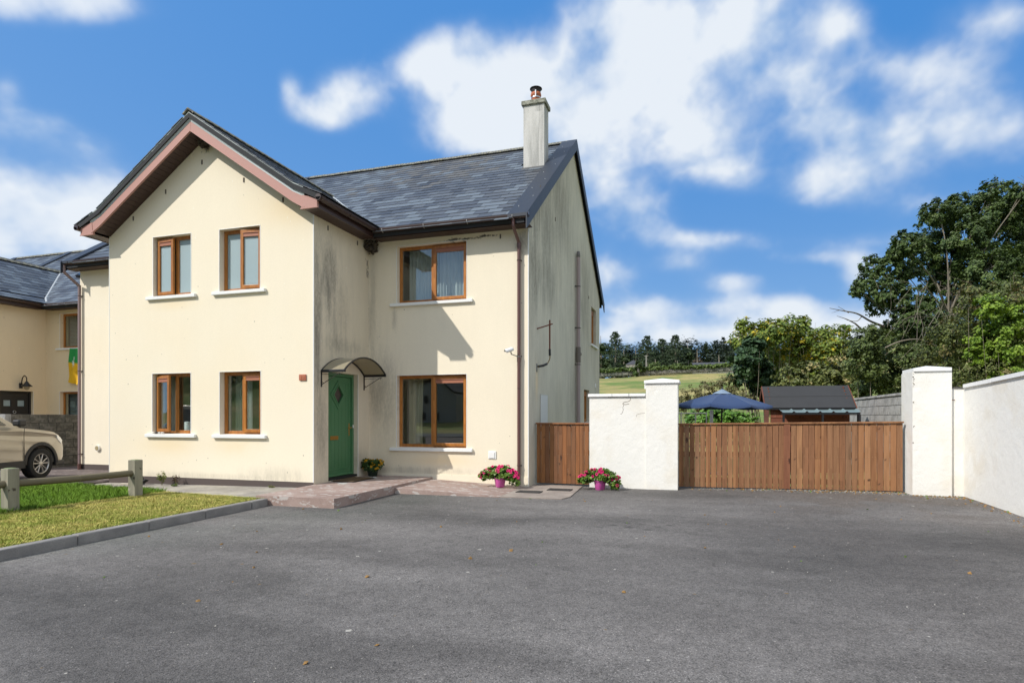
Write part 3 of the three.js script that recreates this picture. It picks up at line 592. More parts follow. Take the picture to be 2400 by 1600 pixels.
  // --- door in the return wall
  {
    const d = partGroup(root, 'door'); d.position.set(H.ret, .16, doorZ[0]); d.rotation.y = Math.PI / 2;
    const w = doorZ[0] - doorZ[1], h = 2.14, z = -.11, green = q.neighbour ? M.black : M.door;
    part(d, 'door_frame', metreUV(extrude([[0, 0], [0, h], [w, h], [w, 0], [w - .065, 0], [w - .065, h - .065], [.065, h - .065], [.065, 0]], .07, [], .004)).translate(0, 0, z - .06), green);
    const cx = w / 2 - .015, cy = q.neighbour ? 1.7 : 1.70, dia = (a, b) => [[cx - a, cy], [cx, cy - b], [cx + a, cy], [cx, cy + b]];
    const holes = q.neighbour ? [rect(.2, .42, 1.62, 1.82).reverse(), rect(w - .42, w - .2, 1.62, 1.82).reverse()] : [dia(.165, .20).reverse()];
    part(d, 'door_leaf', metreUV(extrude(rect(.072, w - .072, .055, h - .072), .044, holes, .003)).translate(0, 0, z - .062), green);
    if (!q.neighbour) {
      for (let k = 1; k < 6; k++) part(d, 'groove_bead', box(.15 + k * .127, .156 + k * .127, .22, k === 3 ? cy - .30 : k === 2 || k === 4 ? cy - .21 : h - .2, z - .0185, z - .0155), green);
      part(d, 'panel_moulding', ring(.16, w - .16, .18, h - .17, .014, .008, .002).translate(0, 0, z - .019), green);
      part(d, 'diamond_moulding', metreUV(extrude(dia(.265, .30), .016, [dia(.175, .21).reverse()], .005)).translate(0, 0, z - .018), green);
      part(d, 'diamond_moulding', metreUV(extrude(dia(.195, .23), .014, [dia(.158, .192).reverse()], .004)).translate(0, 0, z - .003), green);
      part(d, 'pane', metreUV(extrude(dia(.168, .204), .006)).translate(0, 0, z - .045), phys(.16, .12, .10, .35, { transmission: .5, thickness: 0 }));
      part(d, 'letter_plate', rbox(.25, .52, .79, .87, z - .019, z - .006, .005), M.gold);
      part(d, 'letter_flap', rbox(.275, .495, .806, .854, z - .006, z - .001, .003), M.gold);
      part(d, 'handle_plate', rbox(w - .165, w - .125, .86, 1.12, z - .019, z - .009, .006), M.gold);
      part(d, 'lever_handle', merge([pipe([V(w - .145, 1.03, z - .01), V(w - .145, 1.03, z + .045)], .009), pipe([V(w - .14, 1.03, z + .045), V(w - .26, 1.025, z + .045)], .010)]), M.gold);
      part(d, 'weather_bar', reshape(rbox(.072, w - .072, .058, .10, z - .02, z + .02, .006), (x, y, zz) => [x, y > .085 && zz > z ? y - .02 : y, zz]), green);
      part(d, 'doorbell', rbox(w - .052, w - .022, 1.02, 1.085, z + .012, z + .024, .004), M.white);
    } else {
      for (const a of [.2, w - .42]) part(d, 'pane', box(a, a + .22, 1.62, 1.82, z - .045, z - .04), M.frosted);
      part(d, 'door_knocker', new THREE.TorusGeometry(.045, .012, 6, 14).translate(w / 2, 1.42, z + .0).toNonIndexed(), M.steel);
      part(d, 'panel_moulding', ring(.2, w / 2 - .05, .3, 1.2, .02, .01).translate(0, 0, z - .019), green); part(d, 'panel_moulding', ring(w / 2 + .05, w - .2, .3, 1.2, .02, .01).translate(0, 0, z - .019), green);
    }
    part(d, 'threshold', box(0.002, w - .002, .0, .05, -.16, -.02), M.dark);
    part(d, 'corner_bead', box(w - .002, w + .01, 0, h, -.004, .004), M.bead);
  }
  return { root, roof };
}
let planks, slatShape;
const coats = {
  gable: wallMat(coat(5.1, 7.3, 1024, CREAM, .05, [[1.6, .85, .7, .22, .5, 'rust'], [3.4, .85, .7, .22, .5, 'rust'], [1.7, 3.7, .6, .12, .35, 'rust'], [4.6, 5.4, .7, .4, .45, 'rust'], [2.5, .22, 2.6, .10, .3, 'soot'], [4.2, .3, .9, .2, .25, 'soot'], [2.6, 6.8, .25, .22, .7, 'speck']], 3)),
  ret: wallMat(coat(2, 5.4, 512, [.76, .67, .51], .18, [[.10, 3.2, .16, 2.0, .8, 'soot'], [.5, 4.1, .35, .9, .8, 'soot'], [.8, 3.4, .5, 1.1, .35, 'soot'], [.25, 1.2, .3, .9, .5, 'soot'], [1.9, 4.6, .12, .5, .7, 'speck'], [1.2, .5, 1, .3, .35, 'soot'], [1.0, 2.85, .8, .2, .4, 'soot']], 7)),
  main: wallMat(coat(3.7, 5.4, 1024, CREAM, .09, [[.35, 2.0, .5, 1.1, .5, 'soot'], [.1, 3.6, .15, 1.5, .35, 'soot'], [2.2, 5.1, 1.0, .06, 1, 'speck'], [2.8, 5.12, .5, .05, 1, 'speck'], [.62, 3.5, .08, .35, .5, 'soot'], [3.5, 4.9, .2, .35, .8, 'soot'], [1.6, .5, .9, .14, .5, 'rust'], [1.2, .27, 1.4, .10, .35, 'soot'], [3.3, .3, .4, .12, .3, 'soot']], 9)),
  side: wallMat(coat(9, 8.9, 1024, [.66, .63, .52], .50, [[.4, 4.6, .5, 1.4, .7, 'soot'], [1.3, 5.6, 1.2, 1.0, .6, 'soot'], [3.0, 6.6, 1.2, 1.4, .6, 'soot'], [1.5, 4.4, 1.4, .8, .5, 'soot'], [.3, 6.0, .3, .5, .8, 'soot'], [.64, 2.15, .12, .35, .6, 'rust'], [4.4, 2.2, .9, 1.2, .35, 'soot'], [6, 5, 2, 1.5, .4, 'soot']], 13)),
};
for (const k of Object.keys(coats)) coats[k].bumpMap = null;
const warmCoat = coat(4, 4, 512, [.80, .655, .44], .10, [], 6); warmCoat.repeat.set(.25, .25);
M.warmCream = new THREE.MeshStandardMaterial({ map: warmCoat, roughness: .93 });
const creamAll = { gable: M.warmCream, ret: M.warmCream, main: M.warmCream, side: M.warmCream };

// ------------------------------------------------------------------ the house with the green door
{
  const H = HX, { root } = buildHouse({ name: 'house', label: 'cream rendered two-storey house with slate roof, front gable and green door', coats });
  // chimney
  const c = partGroup(root, 'chimney');
  part(c, 'stack', box(-4.144, -3.62, 7.2, 9.075, -14.63, -14.2), M.chimney);
  part(c, 'capping', reshape(rbox(-4.19, -3.575, 9.07, 9.175, -14.68, -14.155, .012), (x, y, z) => [x, y > 9.15 ? y + .0 : y, z]), M.chimneyCap);
  part(c, 'flashing', slopeBox(-4.19, -3.57, -14.14, roofFront(-14.14) + .055, -14.70, roofFront(-14.70) + .055, .05), mat(.10, .105, .11, .6));
  part(c, 'chimney_pot', lathe([[0, 9.17], [.118, 9.17], [.112, 9.34], [.112, 9.36], [.130, 9.37], [.132, 9.40], [.124, 9.415], [.124, 9.44], [.10, 9.44], [.10, 9.2], [0, 9.2]], 28).translate(-3.882, 0, -14.41), M.terracotta);
  part(c, 'strap', lathe([[.114, 9.305], [.118, 9.305], [.118, 9.335], [.114, 9.335]], 28).translate(-3.882, 0, -14.41), M.steel);
  part(c, 'strap_buckle', box(-3.875, -3.845, 9.30, 9.47, -14.292, -14.280), M.steel);
  part(c, 'cowl_mesh', lathe([[.098, 9.43], [.104, 9.43], [.128, 9.55], [.120, 9.55]], 20).translate(-3.882, 0, -14.41), M.blackRust);
  part(c, 'cowl_lid', lathe([[0, 9.585], [.07, 9.582], [.15, 9.56], [.154, 9.548], [.14, 9.545], [0, 9.56]], 28).translate(-3.882, 0, -14.41), M.black);
  // rainwater and soil pipes
  const clip = (p, r, z) => { const k = part(p, 'pipe_clip', merge([new THREE.TorusGeometry(r + .004, .007, 6, 16).rotateX(Math.PI / 2), box(-.05, .05, -.008, .008, -.06, -.035)]), M.brown); k.position.copy(z); return k; };
  let d = partGroup(root, 'downpipe'), xw = -3.455, zw = H.main + .062;
  part(d, 'pipe', pipe([V(xw - .02, 5.29, H.main + .385), V(xw - .02, 5.14, H.main + .385), V(xw, 4.9, zw), V(xw, .06, zw)], .034, 14), M.downpipe ??= phys(.115, .052, .046, .4, { clearcoat: .2, clearcoatRoughness: .35 }));
  part(d, 'pipe_socket', new THREE.CylinderGeometry(.040, .040, .09, 14).translate(xw, 4.86, zw).toNonIndexed(), M.downpipe); part(d, 'pipe_socket', new THREE.CylinderGeometry(.039, .039, .10, 14).translate(xw, 2.56, zw).toNonIndexed(), M.downpipe);
  for (const y of [4.55, 2.63, .44]) clip(d, .034, V(xw, y, zw)); part(d, 'pipe_band', new THREE.CylinderGeometry(.0355, .0355, .012, 14).translate(xw, 1.98, zw).toNonIndexed(), M.black);
  d = partGroup(root, 'downpipe'); xw = -15.37;
  part(d, 'pipe', pipe([V(xw - .10, 5.29, H.main + .385), V(xw - .10, 5.10, H.main + .385), V(xw, 4.80, zw), V(xw, .06, zw)], .036, 14), M.downpipeFaded ??= mat(.24, .175, .175, .45));
  part(d, 'pipe_shoe', new THREE.CylinderGeometry(.044, .044, .16, 14).translate(xw, .12, zw).toNonIndexed(), M.downpipe);
  for (const y of [4.55, 2.6, .45]) clip(d, .036, V(xw, y, zw));
  d = partGroup(root, 'soil_pipe'); const xs = H.side + .085, zs = -16.32;
  part(d, 'pipe', pipe([V(xs, .02, zs), V(xs, 5.80, zs)], .056, 16), M.pipeMauve);
  part(d, 'vent_terminal', lathe([[0, 5.80], [.058, 5.80], [.058, 5.88], [.048, 5.93], [.048, 5.96], [0, 5.96]], 16).translate(xs, 0, zs), M.greyPlastic ??= mat(.17, .16, .155, .6));
  part(d, 'branch_tee', merge([new THREE.CylinderGeometry(.068, .068, .42, 16).translate(xs, 3.12, zs).toNonIndexed(), new THREE.CylinderGeometry(.055, .055, .16, 16).rotateX(Math.PI / 2).translate(xs + .0, 3.16, zs - .13).toNonIndexed(), new THREE.SphereGeometry(.058, 14, 10).translate(xs, 3.16, zs - .21).toNonIndexed()]), M.tee ??= mat(.15, .125, .11, .55));
  for (const y of [5.0, 3.86, 2.85]) part(d, 'pipe_clip', merge([new THREE.TorusGeometry(.060, .010, 6, 18).rotateX(Math.PI / 2).translate(xs, y, zs), box(H.side, xs - .04, y - .012, y + .012, zs + .03, zs + .08)]), M.black);
  // small fittings on the walls
  part(root, 'meter_box', rbox(H.side - .02, H.side + .018, .62, 1.885, -13.10, -12.50, .006), mat(.62, .64, .65, .5));
  part(root, 'meter_box_frame', turned(ring(0, .64, 0, 1.30, .022, .012), Math.PI / 2, H.side + .004, .605, -12.48), mat(.50, .50, .47, .6));
  part(root, 'vent_cover', merge([rbox(-4.125, -3.955, .555, .715, H.main, H.main + .018, .006), rbox(-4.105, -3.985, .575, .695, H.main + .018, H.main + .030, .005)]), M.white);
  part(root, 'vent_cover', rbox(H.side, H.side + .03, 2.36, 2.49, -19.65, -19.53, .006), M.white);
  { const v = partGroup(root, 'round_vent'); v.position.set(-14.79, .61, H.main + .002);
    part(v, 'vent_rim', new THREE.CylinderGeometry(.075, .08, .045, 28).rotateX(Math.PI / 2).translate(0, 0, .022).toNonIndexed(), M.white);
    part(v, 'vent_face', new THREE.CylinderGeometry(.062, .062, .004, 28).rotateX(Math.PI / 2).translate(0, 0, .047).toNonIndexed(), mat(.50, .46, .25, .6));
    for (let k = -2; k <= 2; k++) part(v, 'vent_slat', box(-.05 + Math.abs(k) * .008, .05 - Math.abs(k) * .008, k * .021 - .004, k * .021 + .004, .049, .056), mat(.45, .33, .22, .6)); }
  const weep = box(-.013, .013, -.045, .045, 0, .012);
  for (const [x, y] of [[-9.505, 6.506], [-10.432, 6.02], [-11.298, 5.556], [-8.486, 6.03], [-7.576, 5.547]]) part(root, 'weep_vent', weep, M.weep ??= mat(.12, .10, .08, .8)).position.set(x, y, H.gable);
  for (const z of [-10.06, -11.11]) { const w = part(root, 'weep_vent', weep, M.weep); w.position.set(H.ret, 5.08, z); w.rotation.y = Math.PI / 2; }
  part(root, 'weep_vent', weep, M.weep).position.set(-3.865, 5.08, H.main); part(root, 'weep_vent', weep, M.weep).position.set(-14.2, 4.98, H.main);
  for (const [y, z] of [[6.35, -12.5], [6.1, -13.9], [5.1, -18.4]]) { const w = part(root, 'weep_vent', weep, M.weep); w.position.set(H.side, y, z); w.rotation.y = Math.PI / 2; }
  // arched canopy over the door
  { const k = partGroup(root, 'door_canopy'), R = 1.154, A = .722, zc = -10.605, y0 = 2.30 - R * Math.cos(A), arc = (r0, r1, a) => { const o = [], i = []; for (let j = 0; j <= 22; j++) { const t = -a + 2 * a * j / 22; o.push([Math.sin(t) * r1, y0 + Math.cos(t) * r1]); i.push([Math.sin(t) * r0, y0 + Math.cos(t) * r0]); } return [...o, ...i.reverse()].reverse(); };
    const put = (g, x) => turned(g, Math.PI / 2, H.ret + x, 0, zc);
    part(k, 'canopy_sheet', put(toCreasedNormals(extrude(arc(R, R + .004, A), .50), .5), .012), M.canopySheet);
    part(k, 'canopy_arch', put(metreUV(extrude(arc(R - .006, R + .018, A), .028)), .505), M.black); part(k, 'canopy_arch', put(metreUV(extrude(arc(R - .02, R + .012, A), .022)), .002), M.black);
    for (const s of [-1, 1]) { const z = zc - s * Math.sin(A) * R;
      part(k, 'side_gutter', rbox(H.ret + .002, H.ret + .535, 2.262, 2.315, z - .02, z + .02, .008), M.black);
      part(k, 'bracket', merge([box(H.ret + .002, H.ret + .018, 1.985, 2.27, z - .012, z + .012), pipe([V(H.ret + .012, 2.03, z), V(H.ret + .40, 2.245, z)], .007, 8), pipe([V(H.ret + .012, 2.225, z), V(H.ret + .42, 2.235, z)], .005, 8), new THREE.TorusGeometry(.022, .005, 6, 14, 4.2).translate(H.ret + .42, 2.222, z), new THREE.TorusGeometry(.018, .005, 6, 14, 4.2).translate(H.ret + .03, 2.058, z)]), M.blackRust); } }
  settle(root);

  // things fixed to the house
  const cam = thing('security_camera', 'small white bullet security camera clipped to the brown downpipe', 'security camera');
  const aim = new THREE.Quaternion().setFromUnitVectors(V(0, 0, 1), V(-.75, -.36, .62).normalize()), cp = V(-3.60, 2.745, H.main + .20), put = (g) => g.applyQuaternion(aim).translate(cp.x, cp.y, cp.z);
  part(cam, 'housing', put(lathe([[0, -.075], [.034, -.07], [.040, -.055], [.040, .075], [.036, .08], [0, .08]], 20).rotateX(Math.PI / 2)), M.white);
  part(cam, 'hood', put(new THREE.CylinderGeometry(.044, .044, .15, 20, 1, true, -1.9, 3.8).rotateX(Math.PI / 2).rotateZ(Math.PI).translate(0, 0, .035).toNonIndexed()), M.white);
  part(cam, 'lens', put(new THREE.CylinderGeometry(.033, .033, .006, 20).rotateX(Math.PI / 2).translate(0, 0, .0815).toNonIndexed()), phys(.02, .02, .025, .1, { clearcoat: 1 }));
  part(cam, 'bracket', merge([pipe([V(-3.585, 2.71, H.main + .19), V(-3.575, 2.655, H.main + .17)], .013), pipe([V(-3.575, 2.66, H.main + .17), V(-3.47, 2.62, zw)], .010)]), mat(.35, .30, .25, .5));
  part(cam, 'pipe_strap', new THREE.TorusGeometry(.038, .007, 6, 18).rotateX(Math.PI / 2).translate(-3.455, 2.62, zw), M.steel); settle(cam);
  const number = thing('number_plaque', 'square terracotta house number plaque reading 10 on the gable wall', 'plaque');
  part(number, 'tile', rbox(-7.203, -7.052, 2.10, 2.212, H.gable, H.gable + .026, .005), mat(.40, .125, .065, .7, { bumpMap: renderBump, bumpScale: .003 }));
  const font = await new FontLoader().loadAsync('fonts/droid/droid_serif_bold.typeface.json');
  [...'10'].forEach((ch, i) => part(number, 'numeral', new TextGeometry(ch, { font, size: .062, depth: .007, curveSegments: 6 }).translate(-7.182 + i * .055, 2.122, H.gable + .026).toNonIndexed(), mat(.46, .17, .09, .6))); settle(number);
  const br = thing('cable_bracket', 'rusty cable bracket with taped black cable on the shaded end wall', 'bracket');
  const bx = H.side;
  part(br, 'top_arm', pipe([V(bx, 3.27, -12.23), V(bx + .27, 3.40, -12.5)], .014), M.rust ??= mat(.14, .040, .018, .8));
  part(br, 'upright', pipe([V(bx + .22, 3.48, -12.47), V(bx + .22, 2.80, -12.47)], .017), M.rust);
  part(br, 'cable', tube([V(bx + .22, 2.84, -12.47), V(bx + .222, 2.66, -12.47), V(bx + .18, 2.55, -12.42), V(bx + .12, 2.50, -12.31), V(bx + .02, 2.47, -12.22)], .012), mat(.22, .15, .06, .6));
  part(br, 'cable_wrap', tube([V(bx + .17, 2.54, -12.41), V(bx + .12, 2.50, -12.31), V(bx + .03, 2.475, -12.23)], .026), M.black);
  part(br, 'cable_wrap', tube([V(bx + .219, 2.86, -12.47), V(bx + .221, 2.72, -12.47)], .026), M.black);
  part(br, 'wall_plate', rbox(bx, bx + .012, 2.36, 2.53, -12.235, -12.175, .003), M.greySteel); settle(br);
  const nest = (p, s, label) => { const r = random(Math.round(p.x * 100 + 5000)), out = []; for (let k = 0; k < 120; k++) { const a = r() * 6.283, e = Math.acos(1 - 2 * r()), q = .55 + .5 * r(), m = .16 + r() * .16; out.push(new THREE.DodecahedronGeometry(m * s[1], 1).scale(1, .8, 1).translate(p.x + Math.sin(e) * Math.cos(a) * s[0] * q, p.y + Math.cos(e) * s[1] * q * (Math.cos(e) < 0 ? .8 + .5 * r() : 1), p.z + Math.sin(e) * Math.sin(a) * s[2] * q)); } single('birds_nest', merge(out), M.mud ??= mat(.085, .068, .048, 1, { bumpMap: renderBump, bumpScale: .02 }), label, 'nest', 'mud nests under the eaves'); };
  nest(V(-9.36, 6.86, H.gable + .09), [.10, .12, .10], 'grey mud birds nest under the apex of the front gable');
  nest(V(-6.78, 5.10, H.main + .10), [.17, .13, .13], 'dark mud birds nest in the corner of the eaves above the canopy');
}
// ------------------------------------------------------------------ behind the panes
function drape(name, x0, x1, y0, y1, z, folds, depth, m, label, gather = 0) {
  const nx = folds * 10, ny = 14, pos = [], idx = [];
  for (let j = 0; j <= ny; j++) for (let i = 0; i <= nx; i++) { const u = i / nx, v = j / ny, a = u * folds * 6.283 + Math.sin(u * 9) * .8, sq = 1 - gather * Math.sin(v * Math.PI) * .5 * smooth(1, 0, v); pos.push(mix(x0, x0 + (x1 - x0) * sq, u) + Math.sin(a * .5) * depth * .3, mix(y0, y1, v), z + Math.sin(a) * depth * (.7 + .3 * (1 - v))); }
  for (let j = 0; j < ny; j++) for (let i = 0; i < nx; i++) { const a = j * (nx + 1) + i; idx.push(a, a + 1, a + nx + 2, a, a + nx + 2, a + nx + 1); }
  const g = new THREE.BufferGeometry(); g.setAttribute('position', new THREE.Float32BufferAttribute(pos, 3)); g.setIndex(idx); g.computeVertexNormals();
  m.side = THREE.DoubleSide; return single(name, g, m, label, 'curtain', 'curtains behind the house windows');
}
drape('curtain', -6.13, -5.79, .66, 2.34, -11.99, 6, .035, M.curtain, 'beige gathered curtain in the ground-floor window by the porch', .2);
drape('net_curtain', -6.12, -5.42, 3.75, 5.06, -11.98, 8, .028, M.net, 'sheer curtain in the fixed pane of the upper window above the porch');
drape('net_curtain', -5.40, -4.66, 3.75, 5.06, -11.99, 8, .028, M.net, 'sheer curtain in the opening light of the upper window above the porch');
drape('curtain', -9.02, -8.80, 1.0, 2.34, -9.99, 4, .025, M.curtain2 ??= phys(.50, .52, .46, .95, { transmission: .3, thickness: 0 }), 'pale curtain in the ground-floor gable window nearer the number plaque');
drape('net_curtain', -8.80, -8.60, 1.0, 2.34, -9.98, 3, .02, M.net, 'narrow sheer panel beside the pale curtain in the gable window');
drape('curtain', -10.72, -10.50, 1.0, 2.34, -9.99, 4, .025, M.curtain2, 'pale curtain behind the open ground-floor gable window');
{
  const jar = thing('kitchen_roll', 'white paper roll standing inside the open ground-floor window', 'paper roll');
  part(jar, 'paper', lathe([[0, 0], [.055, 0], [.06, .01], [.06, .23], [.055, .24], [.02, .24], [.02, .2], [0, .2]], 20), M.white); part(jar, 'core', lathe([[.014, .05], [.019, .05], [.019, .245], [.014, .245]], 12), mat(.4, .3, .2, .8)); jar.position.set(-10.12, 1.075, -9.85);
  const tub = thing('blue_packet', 'pale blue soap packet inside the open ground-floor window', 'packet'); part(tub, 'packet_body', rbox(-.09, .09, 0, .10, -.03, .03, .02), mat(.12, .42, .62, .6)); part(tub, 'packet_flap', rbox(-.085, .085, .09, .115, -.012, .012, .008), mat(.5, .7, .8, .6)); tub.position.set(-9.93, 1.075, -9.84);
  for (const y of [1.068, 3.888]) for (const [a, b] of [[-10.77, -9.79], [-9.07, -8.09]]) single('window_board', rbox(a, b, y - .03, y, -10.0, -9.80, .006), M.white, y < 2 ? (a < -10 ? 'white inner sill of the open ground-floor gable window' : 'white inner sill of the closed ground-floor gable window') : a < -10 ? 'white inner sill of the upper gable window farther from the porch' : 'white inner sill of the upper gable window nearer the porch', 'window board', 'inner window sills');
  [[-10.72, .9, .87, .78], [-10.64, .02, .02, .022], [-10.565, .88, .86, .80], [-10.48, .9, .87, .80]].forEach(([x, r, g, b], i) => single('sill_pebble', new RoundedBoxGeometry(.055, .034, .05, 3, .015).rotateY(i).translate(x, 1.089, -9.575), mat(r * .8, g * .8, b * .8, .5), ['white pebble at the outer end of the ground-floor sill', 'black pebble between white ones on the ground-floor sill', 'white pebble beside the black one, toward the sash, on the ground-floor sill', 'last white pebble of the row under the open sash'][i], 'pebble', 'pebbles on the window sill'));
}
// ------------------------------------------------------------------ the neighbouring house of the same pattern
{
  const { root } = buildHouse({ name: 'house', neighbour: true, ownUV: true, label: 'cream neighbouring house with black door, partly hidden beyond the block wall', coats: creamAll });
  settle(root); root.position.x -= 15.52; root.position.z -= 4.0;
  const dx = -15.52, dz = -4;
  // solar panels on its roof
  const up = V(0, .726, -1).normalize(), n = V(0, 1, .726).normalize();
  for (let k = 0; k < 3; k++) {
    const p = thing('solar_panel', ['dark framed solar panel nearest the house verge on the neighbouring roof', 'middle solar panel of three on the neighbouring roof', 'solar panel farthest along on the neighbouring roof'][k], 'solar panel', 'solar panels on the neighbouring roof');
    part(p, 'glass_face', box(-.52, .52, .085, .09, -.98, .98), M.solar ??= phys(.012, .018, .035, .06, { clearcoat: 1, clearcoatRoughness: .02, ior: 1.9 }));
    part(p, 'panel_frame', ring(-.55, .55, -1.01, 1.01, .03, .10).rotateX(-Math.PI / 2), M.black);
    const z = -14.0; p.quaternion.setFromRotationMatrix(new THREE.Matrix4().makeBasis(V(1, 0, 0), n, V(0, -.726, 1).normalize())); p.position.set(-4.75 - k * 1.14 + dx, roofFront(z) + .06, z + dz);
  }
  const lamp = thing('wall_lamp', 'black swan-neck lantern beside the neighbour\'s black door', 'wall lamp'), lx = HX.ret + dx, lz = -14.72, ly = 2.50;
  part(lamp, 'back_plate', rbox(lx, lx + .05, ly - .10, ly + .08, lz - .05, lz + .05, .01), M.black);
  part(lamp, 'swan_neck', tube([V(lx + .05, ly + .02, lz), V(lx + .10, ly + .24, lz), V(lx + .20, ly + .33, lz), V(lx + .30, ly + .26, lz), V(lx + .31, ly + .12, lz)], .016), M.blackRust);
  part(lamp, 'shade', lathe([[.02, .14], [.05, .10], [.07, .06], [.16, -.03], [.165, -.045], [.15, -.04], [.06, .05], [0, .08]], 20).translate(lx + .31, ly, lz), M.black);
  part(lamp, 'globe', new THREE.SphereGeometry(.085, 18, 12).scale(1, 1.1, 1).translate(lx + .31, ly - .075, lz).toNonIndexed(), phys(.5, .42, .28, .3, { transmission: .4, thickness: 0 })); settle(lamp);
  // flag hanging from the upper sill
  const nx = 10, ny = 18, pos = [], col = [], idx = [], A = V(HX.ret + dx + 1.30, 3.80, HX.main + dz + .09);
  for (let j = 0; j <= ny; j++) for (let i = 0; i <= nx; i++) {
    const u = i / nx, v = j / ny; pos.push(A.x + u * .42 - (v > .55 ? (v - .55) * .30 * (1 - u) : 0) + .02 * Math.sin(v * 9), A.y - v * 1.28 - (1 - u) * v * -.12, A.z + .04 * Math.sin(u * 9 + v * 5) + .02);
    const crest = Math.hypot((u - .45) * .8, (v - .40)) < .13; col.push(...(crest ? [.72, .78, .70] : v < .42 ? [.02, .28, .06] : [.72, .42, .01]));
  }
  for (let j = 0; j < ny; j++) for (let i = 0; i < nx; i++) { const a = j * (nx + 1) + i; idx.push(a, a + nx + 2, a + 1, a, a + nx + 1, a + nx + 2); }
  const g = new THREE.BufferGeometry(); g.setAttribute('position', new THREE.Float32BufferAttribute(pos, 3)); g.setAttribute('color', new THREE.Float32BufferAttribute(col, 3)); g.setIndex(idx); g.computeVertexNormals();
  single('flag', g, mat(1, 1, 1, .85, { vertexColors: true, side: THREE.DoubleSide }), 'green and yellow flag hanging below the neighbour\'s upper window', 'flag');
  for (const [y0, y1] of [[3.86, 5.06], [.77, 2.29]]) {
    const b = thing('venetian_blind', y0 > 2 ? 'pale venetian blind in the neighbour\'s upper window' : 'pale venetian blind in the neighbour\'s lower window', 'blind', 'blinds in the neighbouring house');
    for (let y = y0 + .03; y < y1; y += .05) { const s = part(b, 'slat', slatShape ??= box(-.78, .78, -.001, .001, -.022, .022), M.blind); s.rotation.x = .7; s.position.set(0, y, 0); }
    b.position.set(-5.41 + dx, 0, HX.main + dz - .34);
  }
}

